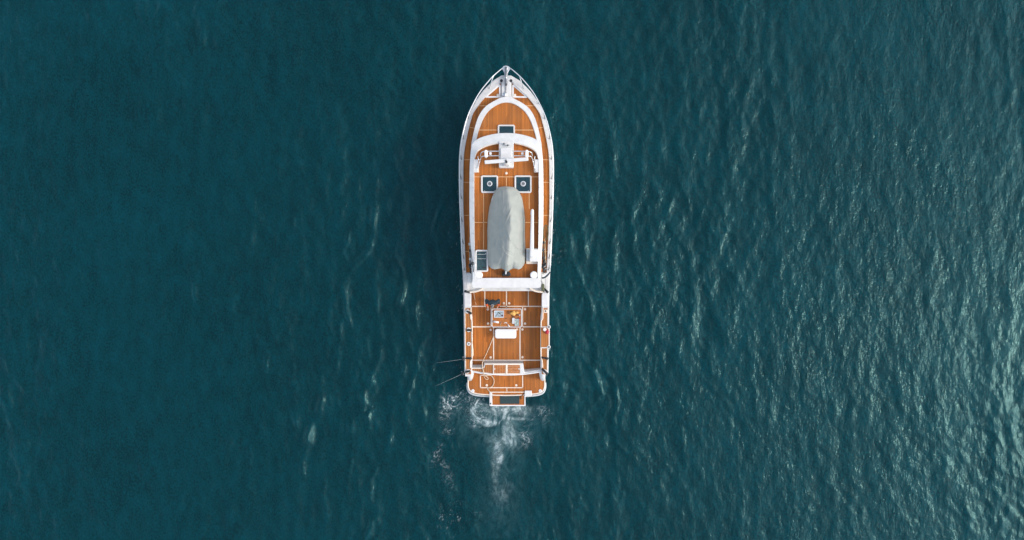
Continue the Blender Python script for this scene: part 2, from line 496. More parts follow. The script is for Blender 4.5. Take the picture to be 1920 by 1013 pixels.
W = (swirl(910, 774, 20, 4, .8, 60, 250, .95) + swirl(906, 772, 12, 2.2, .5, 90, 300) + swirl(922, 770, 26, 2.6, .5, 20, 140, .9)
     + env(936, 768, 14, 11, .85, -20) + env(977, 771, 17, 9, .85, 12) + env(968, 785, 22, 2.6, .6, 3) + env(951, 785, 7, 24, .55)
     + env(957, 815, 12, 24, .5, -12) + env(933, 850, 9, 22, .75, 8) + env(938, 862, 4, 13, .6, 15) + env(945, 826, 26, 12, .30)
     + env(930, 892, 6, 18, .25) + env(940, 925, 16, 20, .18, 20) + env(903, 775, 20, 20, .22) + env(955, 765, 38, 6, .55))
hx_, hy_ = .45 * qx + .55 * px, .45 * qy + .55 * py
fil = np.clip(.5 + .9 * fbm(hx_ / 5.5, hy_ / 9, 340, 4, .65), 0, 1)
foam += np.clip(W * (.20 + .75 * sstep(.36, .85, fil) + .7 * lace), 0, 1) * .74
milk += np.clip(W * (.55 + .6 * fil) + E * .18 * patch + env(945, 792, 62, 58, .75) * fil + env(940, 905, 34, 100, .55) * fil + env(880, 780, 60, 36, .35) * fil, 0, 1)
# stray specks of froth, also a thin line of them along both topsides
hx = np.interp(py, [140, 180, 214, 252, 299, 411, 520, 698], [949, 900, 880, 867, 861, 863, 869, 872])
dl = np.minimum(np.abs(px - hx), np.abs(px - (2 * MID - hx)))
side = np.exp(-(dl / 3.2) ** 2) * ((py > 175) & (py < 735)) * .95 + np.exp(-(dl / 22.0) ** 2) * sstep(330, 470, py) * (py < 735) * .28
sp_ = vnoise(px / 1.0, py / 1.0, 400)
foam += sstep(.66, .95, sp_) * np.clip(E * 1.2 + W * .3 + side + env(850, 970, 42, 28, .5) + env(940, 940, 30, 40, .2) + env(760, 880, 14, 18, .2), 0, 1) * sstep(-.1, .25, fbm(px / 16, py / 16, 410, 2)) * .75
foam = np.where(near, np.clip(foam, 0, 1), 0); milk = np.where(near, np.clip(milk, 0, 1), 0)
Z += (foam * 0.03 + milk * 0.04 * fbm(px / 9, py / 9, 420, 3)) * (near * 1.0)

verts = np.stack([X + DX, Y + DY, Z], -1).reshape(-1, 3).astype(np.float32)
idx = np.arange(nx_ * ny_).reshape(ny_, nx_)
quads = np.stack([idx[:-1, :-1], idx[:-1, 1:], idx[1:, 1:], idx[1:, :-1]], -1).reshape(-1, 4)
me = bpy.data.meshes.new('water')
me.vertices.add(len(verts)); me.vertices.foreach_set('co', verts.ravel())
nq = len(quads)
me.loops.add(nq * 4); me.loops.foreach_set('vertex_index', quads.ravel().astype(np.int32))
me.polygons.add(nq); me.polygons.foreach_set('loop_start', np.arange(0, nq * 4, 4, dtype=np.int32))
me.polygons.foreach_set('loop_total', np.full(nq, 4, dtype=np.int32))
me.polygons.foreach_set('use_smooth', np.ones(nq, dtype=bool))
me.update(calc_edges=True)
for nm, arr in (('foam', foam), ('milk', milk)):
    at = me.attributes.new(nm, 'FLOAT', 'POINT'); at.data.foreach_set('value', arr.ravel().astype(np.float32))

def water_material():
    m = bpy.data.materials.new('sea_water'); m.use_nodes = True
    t = m.node_tree; t.nodes.clear(); L = t.links.new
    out = nn(t, 'ShaderNodeOutputMaterial')
    tc = nn(t, 'ShaderNodeTexCoord')
    def noise(scale, stretch, detail, rot=0.0, rough=0.55):
        mp = nn(t, 'ShaderNodeMapping'); mp.inputs['Scale'].default_value = (1, stretch, 1); mp.inputs['Rotation'].default_value = (0, 0, rot)
        L(tc.outputs['Object'], mp.inputs['Vector'])
        n = nn(t, 'ShaderNodeTexNoise'); n.inputs['Scale'].default_value = scale; n.inputs['Detail'].default_value = detail; n.inputs['Roughness'].default_value = rough
        L(mp.outputs[0], n.inputs['Vector']); return n
    # ripples too small for the mesh
    n1 = noise(2.6, 0.5, 4, 0.2, 0.55); n2 = noise(7.5, 0.6, 3, -0.3, 0.55)
    b1 = nn(t, 'ShaderNodeBump'); b1.inputs['Strength'].default_value = 1.0; b1.inputs['Distance'].default_value = RIP1
    gn = noise(0.16, 0.7, 3); gr_ = nn(t, 'ShaderNodeMapRange'); gr_.inputs['From Min'].default_value = 0.3; gr_.inputs['From Max'].default_value = 0.7
    gr_.inputs['To Min'].default_value = 0.6; gr_.inputs['To Max'].default_value = 1.25; L(gn.outputs[0], gr_.inputs['Value'])
    def gusty(o):
        q = nn(t, 'ShaderNodeMath'); q.operation = 'MULTIPLY'; L(o, q.inputs[0]); L(gr_.outputs[0], q.inputs[1]); return q.outputs[0]
    L(gusty(n1.outputs[0]), b1.inputs['Height'])
    b2 = nn(t, 'ShaderNodeBump'); b2.inputs['Strength'].default_value = 1.0; b2.inputs['Distance'].default_value = RIP2
    L(gusty(n2.outputs[0]), b2.inputs['Height']); L(b1.outputs[0], b2.inputs['Normal'])
    # body colour of the water: light scattered back from below, so it hardly follows the facets
    pat = noise(0.10, 1.0, 3)
    cr = nn(t, 'ShaderNodeValToRGB')
    cr.color_ramp.elements[0].position = 0.25; cr.color_ramp.elements[1].position = 0.75
    cr.color_ramp.elements[0].color = (*[c * 0.62 for c in SEA], 1); cr.color_ramp.elements[1].color = (*[c * 1.38 for c in SEA], 1)
    f1 = noise(11.0, 0.7, 3, 0.1, 0.6); f2 = noise(1.6, 0.45, 4, 0.15, 0.6)
    def madd(a, k, b):
        q = nn(t, 'ShaderNodeMath'); q.operation = 'MULTIPLY_ADD'; L(a, q.inputs[0]); q.inputs[1].default_value = k
        if isinstance(b, float): q.inputs[2].default_value = b
        else: L(b, q.inputs[2])
        return q.outputs[0]
    L(madd(f1.outputs[0], 1.5, madd(f2.outputs[0], 0.9, madd(pat.outputs[0], 0.5, -0.95))), cr.inputs[0])
    am = nn(t, 'ShaderNodeAttribute'); am.attribute_name = 'milk'
    af = nn(t, 'ShaderNodeAttribute'); af.attribute_name = 'foam'
    mk = nn(t, 'ShaderNodeMix'); mk.data_type = 'RGBA'
    mm = nn(t, 'ShaderNodeMath'); mm.operation = 'MULTIPLY'; mm.inputs[1].default_value = 0.55
    L(am.outputs['Fac'], mm.inputs[0]); L(mm.outputs[0], mk.inputs['Factor'])
    L(cr.outputs[0], mk.inputs['A']); mk.inputs['B'].default_value = (0.080, 0.190, 0.205, 1)
    geo = nn(t, 'ShaderNodeNewGeometry')
    upn = nn(t, 'ShaderNodeCombineXYZ'); upn.inputs[2].default_value = 1.0
    nm = nn(t, 'ShaderNodeMix'); nm.data_type = 'VECTOR'; nm.inputs['Factor'].default_value = 0.6
    L(upn.outputs[0], nm.inputs['A']); L(b2.outputs[0], nm.inputs['B'])
    nz = nn(t, 'ShaderNodeVectorMath'); nz.operation = 'NORMALIZE'; L(nm.outputs['Result'], nz.inputs[0])
    dif = nn(t, 'ShaderNodeBsdfDiffuse'); L(mk.outputs['Result'], dif.inputs['Color']); L(nz.outputs[0], dif.inputs['Normal'])
    # most of that light has wandered a metre or two under the surface, which softens any shadow cast on it
    ss = nn(t, 'ShaderNodeSubsurfaceScattering'); ss.falloff = 'RANDOM_WALK'
    L(mk.outputs['Result'], ss.inputs['Color']); ss.inputs['Radius'].default_value = (1, 1, 1); ss.inputs['Scale'].default_value = SSS_SCALE
    bd = nn(t, 'ShaderNodeMixShader'); bd.inputs[0].default_value = 0.95; L(dif.outputs[0], bd.inputs[1]); L(ss.outputs[0], bd.inputs[2])
    gl = nn(t, 'ShaderNodeBsdfGlossy'); gl.inputs['Color'].default_value = (1, 1, 1, 1); gl.inputs['Roughness'].default_value = WROUGH
    L(b2.outputs[0], gl.inputs['Normal'])
    gl.inputs['Color'].default_value = GTINT
    g2 = nn(t, 'ShaderNodeBsdfGlossy'); g2.inputs['Color'].default_value = GTINT; g2.inputs['Roughness'].default_value = WROUGH2
    L(b2.outputs[0], g2.inputs['Normal'])
    gm = nn(t, 'ShaderNodeMixShader'); gm.inputs[0].default_value = 0.48; L(gl.outputs[0], gm.inputs[1]); L(g2.outputs[0], gm.inputs[2])
    fr = nn(t, 'ShaderNodeFresnel'); fr.inputs['IOR'].default_value = 1.34; L(b2.outputs[0], fr.inputs['Normal'])
    mx = nn(t, 'ShaderNodeMixShader'); L(fr.outputs[0], mx.inputs[0]); L(bd.outputs[0], mx.inputs[1]); L(gm.outputs[0], mx.inputs[2])
    # foam: fine bubbles break the sheet up further
    fn = noise(14, 1.0, 5, 0, 0.7)
    fm = nn(t, 'ShaderNodeMath'); fm.operation = 'MULTIPLY'; L(af.outputs['Fac'], fm.inputs[0])
    fs = nn(t, 'ShaderNodeMapRange'); fs.inputs['From Min'].default_value = 0.3; fs.inputs['From Max'].default_value = 0.7
    fs.inputs['To Min'].default_value = 0.45; fs.inputs['To Max'].default_value = 1.3
    L(fn.outputs[0], fs.inputs['Value']); L(fs.outputs[0], fm.inputs[1]); fm.use_clamp = True
    fd = nn(t, 'ShaderNodeBsdfDiffuse'); fd.inputs['Color'].default_value = (0.60, 0.68, 0.69, 1)
    mf = nn(t, 'ShaderNodeMixShader'); L(fm.outputs[0], mf.inputs[0]); L(mx.outputs[0], mf.inputs[1]); L(fd.outputs[0], mf.inputs[2])
    L(mf.outputs[0], out.inputs['Surface'])
    return m
MAT['sea'] = water_material()
me.materials.append(MAT['sea'])
water = bpy.data.objects.new('water', me); COL.objects.link(water)
water['kind'] = 'structure'

# ------------------------------------------------------------------ the motor yacht
yacht = thing('motor_yacht', 'white motor yacht with teak decks seen from above, under way on teal sea', 'yacht', tuple(P(MID, 450, 0)))
def zs(py):                       # sheer: deck level rises towards the bow
    return 1.9 + 0.55 * max(0.0, (430 - py) / 288.0) ** 1.6
Z_SOLE, Z_CAP, Z_SWIM, Z_TRUNK, Z_FLY, Z_COAM = 1.15, 1.95, 0.50, 2.75, 4.10, 4.48

hull_pts = sm([(949.5, 142), (943, 142.6), (937.5, 144.2), (927, 151), (917.7, 160), (906, 171.5), (894.8, 187), (886.5, 201.7), (880, 214), (874, 226.5),
            (867.6, 252), (863.8, 273), (861.8, 299), (861.5, 330), (862.2, 373), (863.7, 411), (865.2, 453), (867.2, 491), (869.3, 520), (870.2, 554),
            (870.8, 600), (871.3, 650), (872, 698)], 3)
hullL = interp(hull_pts); hullR = lambda py: 2 * MID - hullL(py)
capin_pts = sm([(940, 152), (936, 156), (925, 166.5), (909.4, 181.5), (897, 198), (890, 208), (886, 215.5), (880.3, 236), (875.5, 257), (871.5, 278), (869.5, 299), (868.9, 330), (868.8, 373),
             (869.3, 401), (871, 442), (872.2, 474), (873, 490), (874, 512)], 3)
capinL = interp(capin_pts)

# hull shell lofted from the rail down to below the waterline
def hull_shell():
    sec = [(1.0, 0.0), (0.985, 0.30), (0.95, 0.62), (0.90, 0.93), (0.80, 1.15)]   # share of half beam, share of freeboard gone
    pys = [142.0, 142.3, 143, 144.2, 146, 149] + list(np.linspace(153, 240, 26)) + list(np.linspace(250, 698, 40))
    verts, faces = [], []
    for py in pys:
        zt = zs(py) + 0.11 if py < 520 else zs(py) + 0.045
        e = P(hullL(py), py, zt); c = P(MID, py, zt)
        hb = c.x - e.x
        ring = []
        bow = max(0.0, 1 - (py - 142) / 150.0)
        for s, d in sec:
            flare = (1 - d * 0.55 * bow)
            rake = -d * 1.5 * bow ** 3
            ring.append((hb * s * flare, c.y + rake, zt - d * zt - (0.25 if d > 1 else 0)))
        verts += [(c.x - q[0], q[1], q[2]) for q in ring] + [(c.x + q[0], q[1], q[2]) for q in reversed(ring)]
    n = 2 * len(sec)
    for i in range(len(pys) - 1):
        for k in range(n - 1):
            faces.append([i * n + k, i * n + k + 1, (i + 1) * n + k + 1, (i + 1) * n + k])
    m = (len(pys) - 1) * n
    faces.append([m + k for k in range(n)])
    faces.append([k for k in range(n)])
    return make('hull', verts, faces, 'white', yacht, True)
hull = hull_shell()
# rubbing strake
tube('rub_rail', [P(hullL(p) - .2, p, zs(p) - 0.12) for p in np.linspace(700, 143, 60)] + [P(hullR(p) + .2, p, zs(p) - 0.12) for p in np.linspace(143, 700, 60)], 0.035, 'gelgrey', yacht, 6)

# white side deck under the teak, bow to cockpit bulkhead
rows('side_deck', lambda p: hullL(p) + 0.5, lambda p: hullR(p) - 0.5, 143.5, 546, zs, 0.25, 'white', yacht, 70)
# gunwale caps, wide and rounded at the bow
for s in (0, 1):
    o = [p for p in hull_pts if p[1] <= 551]
    inn = []
    for (x, y) in o:
        if y < 152: inn.append((min(x + 9, 940.5) if x < 940 else 940.5 + (x - 940) * .9, y + 5))
        else: inn.append((min(capinL(max(y, 152)), 940.5), y + 1.5 * min(1, max(0, (200 - y) / 30.0))))
    inn = [(x if y < 512 else 876.5, y) for x, y in inn]
    if s: o, inn = mir(o), mir(inn)
    band('gunwale', o, inn, lambda p: zs(p) + 0.10, lambda p: zs(p) + 0.12, lambda p: zs(p) - 0.05, 'gunwale', yacht, bevel=0.02)
# raised white strip on the stem between the two bow lockers
rows('stem_deck', lambda p: max(940.8 - max(0, (p - 177)) ** 2 * .06, hullL(p) + 2), lambda p: 2 * MID - max(940.8 - max(0, (p - 177)) ** 2 * .06, hullL(p) + 2), 146, 188, lambda p: zs(p) + 0.115, 0.14, 'white', yacht, 24, 0.02)

# teak side decks
ringo_pts = sm([(949.5, 182), (942, 182.6), (936, 184.5), (929, 188.2), (921, 192.5), (913.3, 197.6), (907, 203.5), (902, 210), (897.8, 217.5), (894.2, 226), (889.3, 243), (886, 258), (883.5, 273), (883, 300)], 3)
ringoL = interp(ringo_pts)
inR = lambda p: 939.5 if p < 178 else (939.5 - (p - 178) ** 2 * .07 if p < 185 else ringoL(p) if p < 275 else (884.0 if p < 430 else 884.0 + (p - 430) * .02))
for s in (0, 1):
    oL = lambda p: min(capinL(p) + 0.3, 939.0)
    if s == 0: rows('side_deck_teak', oL, inR, 157, 511, lambda p: zs(p) + 0.012, 0.04, 'teak', yacht, 110)
    else: rows('side_deck_teak', lambda p: 2 * MID - inR(p), lambda p: 2 * MID - oL(p), 157, 511, lambda p: zs(p) + 0.012, 0.04, 'teak', yacht, 110)
    for (xa, ya, xb, yb) in ((896, 198.5, 913, 198.5), (880.5, 239, 892.5, 241), (870, 299.7, 881.5, 299.7), (869, 342, 882, 342), (869.5, 404, 882, 404), (872.5, 471.7, 884, 471.7)):
        if s: xa, xb = 2 * MID - xa, 2 * MID - xb
        seam(xa, ya, xb, yb, lambda p: zs(p) + 0.012, 1.0, mat='joint', parent=yacht)
    # bow locker lids: white rim round a teak triangle, with a lifting ring
    tri = [(909.5, 182.4), (911.0, 180.2), (935.2, 158.6), (937.6, 158.6), (938.6, 160.2), (938.6, 181), (936.8, 183), (911, 183.6)]
    tri2 = [(915.0, 180.2), (915.2, 179.9), (935.3, 162.6), (935.7, 162.6), (935.8, 163.0), (935.8, 179.6), (935.2, 180.4), (915.2, 180.6)]
    if s: tri, tri2 = mir(tri), mir(tri2)
    lid = band('locker_lid', tri, tri2, lambda p: zs(p) + 0.04, lambda p: zs(p) + 0.04, lambda p: zs(p) - 0.01, 'cushion', yacht, True, 0.006)
    c = P(933.4 if not s else 965.6, 178.6, zs(178) + .05)
    lathe('lifting_ring', c, [(0.075, c.z - .04), (0.075, c.z + .012), (0.035, c.z + .012), (0.03, c.z - .01)], 'seam', lid, 14)
    c = P(940.2 if not s else 958.0, 151.5, zs(151) + .12)
    lathe('deck_filler', c, [(0.085, c.z - .04), (0.085, c.z + .015), (0.05, c.z + .02)], 'black', yacht, 14)

# stem head: platform, roller and anchor, windlass
zp = zs(142) + 0.25
st = prism('bow_platform', sm([(948.5, 123.2), (944, 124.5), (941.3, 128.5), (943.2, 132.5), (945.5, 137), (946, 143.5), (951.5, 143.5), (952, 137), (954.5, 132.5), (957.2, 128.5), (953.5, 124.5), (949.5, 123.2)], 2)[:-1], zp, zp - 0.07, 'rail', yacht, 0.012)
tube('anchor_shank', [P(948.6, 126, zp + .09), P(948.6, 140, zp + .12), P(948.6, 152, zp + .06), P(948.6, 161, zp - .02)], [.05, .07, .075, .06], 'steel_dark', st, 8)
prism('anchor_fluke', [(945.2, 126.5), (948.5, 124.6), (952, 126.5), (950.2, 132), (948.6, 134.5), (946.8, 132)], zp + .06, zp + .01, 'steel', st, 0.01)
for xx in (946.1, 951.2):
    prism('roller_cheek', [(xx - .5, 134), (xx + .5, 134), (xx + .5, 160), (xx - .5, 160)], zp + .10, zp - .06, 'steel', st, 0.008)
for yy in (139, 145.5, 150.5, 155.5):
    tube('roller', [P(946.6, yy, zp + .10), P(950.7, yy, zp + .10)], .065, 'steel_dark' if yy != 145.5 else 'steel', st, 10)
tube('anchor_chain', [P(948.6, 160, zs(160) + .18), P(948.7, 170, zs(170) + .17), P(948.8, 177, zs(177) + .18)], .026, 'steel_dark', yacht, 6)
c = P(945.4, 177.6, zs(177) + .3)
wl = lathe('windlass', c, [(.11, c.z - .2), (.11, c.z - .1), (.06, c.z - .08), (.06, c.z), (.105, c.z + .03), (.105, c.z + .08), (.07, c.z + .11)], 'steel', yacht, 16, smooth=False)
c = P(948.2, 177.5, zs(177) + .2); lathe('gypsy', c, [(.09, c.z - .1), (.09, c.z), (.05, c.z + .04)], 'white', wl, 14)

# guard rails
rail_pts = sm([(941.8, 128.2), (933, 135.5), (923.5, 144), (912.8, 156), (902.4, 169), (894, 182), (885.4, 198.5), (879.2, 212), (873, 230), (866.4, 259), (863.2, 288), (862.4, 310), (862.5, 342), (863.6, 396), (866, 453), (868.3, 505)], 4)
for s in (0, 1):
    pts = mir(rail_pts) if s else rail_pts
    rz = lambda p: zs(p) + 0.72
    rl = tube('guard_rail', [P(x, y, (zp + .02 if i == 0 else rz(y) if i > 8 else zp + (rz(y) - zp) * i / 8.0)) for i, (x, y) in enumerate(pts)], 0.030, 'rail', yacht, 8)
    rp = interp(rail_pts)
    for (tx, ty, bx, by) in [(924.8, 143.5, 917, 167)] + [(rp(q) + .2, q, rp(q + 11) + 2.4, q + 11) for q in (184, 212, 250, 288, 325, 362, 405, 446, 474, 496)]:
        if s: tx, bx = 2 * MID - tx, 2 * MID - bx
        tube('stanchion', [P(tx, ty, rz(ty)), P(bx, by, zs(by) + .1)], 0.024, 'steel_dark' if ty > 190 else 'rail', rl, 6)  # all but the foremost darker: shadow and dark reflections put into the steel colour

# coachroof ahead of the wheelhouse: white trunk, raised rim, teak, skylight
ringi_pts = sm([(949.5, 192), (940, 193.2), (932, 196.4), (924.4, 201), (917, 207), (911, 214), (905.2, 224), (900.2, 236.4), (896.5, 247.5), (893.3, 259.8), (891.8, 268), (891.5, 276), (891.4, 284), (891.4, 292)], 3)
ro = [(x, y) for x, y in ringo_pts]; ri = ringi_pts
trunk = prism('coachroof', [(x + .4, y + .4) for x, y in ro] + [(2 * MID - x - .4, y + .4) for x, y in reversed(ro[:-1] if False else ro) ][:-1], Z_TRUNK, 1.8, 'white', yacht)
band('coachroof_rim', ro[::-1] + mir(ro)[1:], ri[::-1] + mir(ri)[1:], Z_TRUNK + .03, Z_TRUNK + .05, Z_TRUNK - .1, 'white', yacht, bevel=0.012)
prism('coachroof_teak', [(x + .6, y + .6) for x, y in ri if True] + [(2 * MID - x - .6, y + .6) for x, y in reversed(ri[:]) ][:-1], Z_TRUNK + .012, Z_TRUNK - .02, 'teak', yacht)
for xa, xb in ((896.5, 933.5), (2 * MID - 933.5, 2 * MID - 896.5)):
    seam(xa, 244, xb, 244, Z_TRUNK + .012, 1.2, mat='joint', parent=yacht)
sk = frame('skylight', 933.3, 234, 965.4, 256, 2.8, Z_TRUNK + .09, Z_TRUNK, 'white', yacht, 3.2, .012)
rbox('pane', 935.6, 236.4, 963.1, 255, Z_TRUNK + .075, Z_TRUNK, 'glass', sk, .8, .004)

# wheelhouse and saloon under the upper deck
wall_pts = [(949.5, 256), (925, 258), (900, 265), (889, 275), (886.5, 300), (886.5, 400), (888.5, 470), (890, 534)]
house = prism('deckhouse', wall_pts + mir(wall_pts)[::-1][:-1], Z_FLY - 0.14, 1.6, 'white', yacht)
for s in (0, 1):
    for ya, yb in ((296, 330), (335, 372), (377, 414), (419, 456), (461, 500)):
        pa, pb = (886.5 if ya < 400 else 887.5), (886.5 if yb < 400 else 888)
        A = P(pa, ya, Z_FLY - .14); B = P(pb, yb, Z_FLY - .14)
        x = min(A.x, B.x) - .03
        if s: x = 2 * P(MID, 0, Z_FLY - .14).x - x
        d = .06 if not s else -.06
        make('window', [(x, A.y, 2.75), (x, B.y, 2.75), (x, B.y, 3.6), (x, A.y, 3.6), (x + d, A.y, 2.75), (x + d, B.y, 2.75), (x + d, B.y, 3.6), (x + d, A.y, 3.6)],
             [[0, 1, 2, 3], [4, 5, 6, 7], [0, 1, 5, 4], [1, 2, 6, 5], [2, 3, 7, 6], [3, 0, 4, 7]], 'glass', house, bevel=.01)
for xa, xb in ((904, 930), (934, 965), (969, 995)):
    A = P(xa, 257 if xa == 934 else 262.5 if xa == 904 else 256.5, Z_FLY - .14); B = P(xb, 257 if xa == 934 else 262.5 if xa == 969 else 256.5, Z_FLY - .14)
    for_ = [(A.x, A.y + .02, 2.95), (B.x, B.y + .02, 2.95), (B.x, B.y + .02, 3.7), (A.x, A.y + .02, 3.7), (A.x, A.y - .1, 2.95), (B.x, B.y - .1, 2.95), (B.x, B.y - .1, 3.7), (A.x, A.y - .1, 3.7)]
    make('windscreen_pane', for_, [[0, 1, 2, 3], [4, 5, 6, 7], [0, 1, 5, 4], [1, 2, 6, 5], [2, 3, 7, 6], [3, 0, 4, 7]], 'glass', house)
A, B = P(934, 534.2, Z_FLY - .14), P(965, 534.2, Z_FLY - .14)
make('saloon_door', [(A.x, A.y - .03, 1.2), (B.x, A.y - .03, 1.2), (B.x, A.y - .03, 3.2), (A.x, A.y - .03, 3.2), (A.x, A.y + .03, 1.2), (B.x, A.y + .03, 1.2), (B.x, A.y + .03, 3.2), (A.x, A.y + .03, 3.2)],
     [[0, 1, 2, 3], [4, 5, 6, 7], [0, 1, 5, 4], [1, 2, 6, 5], [2, 3, 7, 6], [3, 0, 4, 7]], 'glass', house)

# upper deck: slab, teak, coaming that forms the brow in front
fo = sm([(949.5, 249.4), (933, 250.2), (912.5, 254.2), (896, 260.3), (887.5, 267), (883.5, 276), (881.3, 299), (880.3, 323), (880, 390), (881, 440), (883, 475), (884.5, 512), (886, 533)], 3)
fi = sm([(949.5, 267), (933, 268.5), (917.7, 271.7), (904, 277), (895, 283.5), (891, 291), (889.6, 300), (889.0, 323), (889, 390), (889.5, 440), (890, 475), (891, 505), (891, 522)], 3)
slab = [(x, y) for x, y in fo] + [(2 * MID - x, y) for x, y in reversed(fo)][:-1]
prism('upper_deck', [(x + (.7 if x < MID else -.7), y + .6) for x, y in slab], Z_FLY, Z_FLY - .14, 'white', yacht)
prism('upper_deck_teak', [(x + (.3 if x < MID else -.3), y) for x, y in fi] + [(2 * MID - x - .3, y) for x, y in reversed(fi)][:-1], Z_FLY + .012, Z_FLY - .01, 'teak', yacht)
nfo = len(fo)
zco = [Z_FLY + .10 + .16 * float(sstep(0, 20, np.float64(i))) for i in range(nfo)]
zci = [Z_COAM] * nfo
band('coaming', fo[::-1] + mir(fo)[1:], fi[::-1] + mir(fi)[1:], zco[::-1] + zco[1:], zci + zci[1:], Z_FLY - .16, 'white', yacht, bevel=.03, zbi=Z_FLY - .05)
rim = [(x + .9 * (1 if x < MID - 1 else 0), y + .9) for x, y in fi if y < 300]
rm = [(x + .9 * (1 if x < MID - 1 else 0), y + .9) for x, y in rim]
for s in (0, 1):
    a = [p for p in fi if p[1] < 300 and p[0] < 935]; b = [(x + .9, y + 1.1) for x, y in a]
    if s: a, b = mir(a), mir(b)
    band('coaming_trim', a, b, Z_COAM - .02, Z_COAM - .06, Z_COAM - .2, 'seam', yacht)
# aft beam of the upper deck with its two rounded ends
prism('aft_beam', sm([(886.5, 523), (891, 521.6), (949.5, 521.4), (1008, 521.6), (1012.5, 523)], 2) + sm([(1014.3, 530), (1013.5, 537), (1010, 540), (990, 540), (949.5, 539.6), (909, 540), (889, 540), (885.5, 537), (884.8, 530)], 2), Z_COAM, Z_FLY - .15, 'white', yacht, .05)
for s in (0, 1):
    cx = 898 if not s else 1001
    c = P(cx, 516, Z_COAM - .02)
    lathe('corner_seat', c, [(.21, Z_FLY), (.21, c.z - .04), (.17, c.z)], 'cushion', yacht, 20)
prism('corner_panel', [(890, 507), (897, 507.5), (899, 510), (898, 523), (886.5, 524), (887, 507)], Z_COAM - .03, Z_FLY, 'white', yacht, .02)

# steering stand on the upper deck with the radar mast
ped = rbox('mast_stand', 935.4, 264.5, 963.2, 314.5, Z_FLY + .42, Z_FLY, 'white', yacht, 2.2, .03)
rbox('mast_box', 938.4, 277, 960.4, 303, Z_FLY + .95, Z_FLY + .42, 'white', ped, 1.2, .04)
pts = [(908.2, 300.2), (949.4, 299.0 - 1.2), (990.3, 295.2), (990.8, 300.4), (949.6, 304), (909, 307.2)]
ra = prism('radar_scanner', [(908.0, 300.8), (990.4, 294.6), (990.9, 301.4), (908.8, 307.6)], Z_FLY + 1.35, Z_FLY + 1.2, 'white', yacht, .04)
c = P(949.3, 302, Z_FLY + 1.2)
lathe('turning_unit', c, [(.20, Z_FLY + .4), (.19, Z_FLY + 1.0), (.12, Z_FLY + 1.2)], 'white', ra, 16)
lathe('hub_cap', P(949.4, 303.6, Z_FLY + 1.4), [(.065, Z_FLY + 1.3), (.06, Z_FLY + 1.39), (.03, Z_FLY + 1.42)], 'black', ra, 12)
blob('hub_horn', P(948.8, 301.4, Z_FLY + 1.38), (.035, .07, .04), 'black', ra, seg=10, ring=6)
for (x, y, w, h) in ((943.2, 269.5, 5, 1.4), (950.2, 272.4, 5, 1.4)):
    hn = tube('horn', [P(x, y, Z_FLY + .60), P(x + w, y, Z_FLY + .60)], [.05, .03], 'steel_dark', ped, 8)
    tube('horn_foot', [P(x + 1, y, Z_FLY + .4), P(x + 1, y + 1.5, Z_FLY + .6)], .03, 'steel_dark', hn, 6)
for x, y in ((947.6, 310.6), (950.6, 311.6), (953.2, 311)):
    blob('mast_lamp', P(x, y, Z_FLY + .46), (.035, .03, .04), 'black', ped, seg=8, ring=6)
for s in (0, 1):
    f = (lambda x: x) if not s else (lambda x: 2 * MID - x)
    zb = Z_FLY + .75
    rk = tube('aerial_rail', sm([P(f(938), 283.8, zb), P(f(925), 283.8, zb), P(f(909), 284.2, zb), P(f(904), 285.4, zb), P(f(901.8), 288, zb - .1), P(f(901), 292, zb - .3), P(f(901.2), 294, Z_FLY + .3)], 4), .028, 'rail', yacht, 8)
    tube('aerial_bar', sm([P(f(938), 292.3, zb), P(f(920), 292.4, zb), P(f(906), 293.2, zb), P(f(902.5), 295, zb - .1), P(f(899.5), 303, zb - .4), P(f(896.5), 316, Z_FLY + .45)], 4), .026, 'rail', rk, 8)
    d = rbox('satellite_dome', *(sorted((f(908), f(914.2)))[0], 281, sorted((f(908), f(914.2)))[1], 295.3), zb + .28, zb - .02, 'cushion', yacht, 3.0, .08)
    c = P(f(919.4), 287.6, zb + .12)
    dm = lathe('aerial_base', c, [(.035, zb - .7), (.035, zb - .02), (.075, zb), (.075, zb + .08), (.05, zb + .13)], 'cushion', yacht, 14)
    tube('aerial_foot', [P(f(919), 289.2, zb + .05), P(f(919.4), 292.3, zb)], .02, 'steel_dark', dm, 6)
    tube('whip_clamp', sm([P(f(896.2), 293, zb - .2), P(f(896.6), 298, zb - .2), P(f(899), 300, zb - .25)], 3), .022, 'rail', rk, 6)
    # wing lockers each side of the helm
    w = prism('wing_locker', [(f(889), 299), (f(897.2), 299), (f(895.8), 319), (f(895), 322.6), (f(889), 323)], Z_COAM - .04, Z_FLY, 'white', yacht, .02)
    prism('locker_step', [(f(889), 317), (f(898), 311), (f(897.8), 322.5), (f(896.5), 323.6), (f(889), 323.6)], Z_FLY + .15, Z_FLY, 'seam', w, .01)
    for yy in (338, 352, 381, 409, 438):
        tube('coaming_stud', [P(f(887.5), yy, Z_COAM - .02), P(f(887.5), yy, Z_COAM + .03)], .02, 'steel_dark', yacht, 6)
lathe('deck_light', P(949.3, 325, Z_FLY), [(.075, Z_FLY), (.075, Z_FLY + .03), (.04, Z_FLY + .05)], 'seam', yacht, 14)

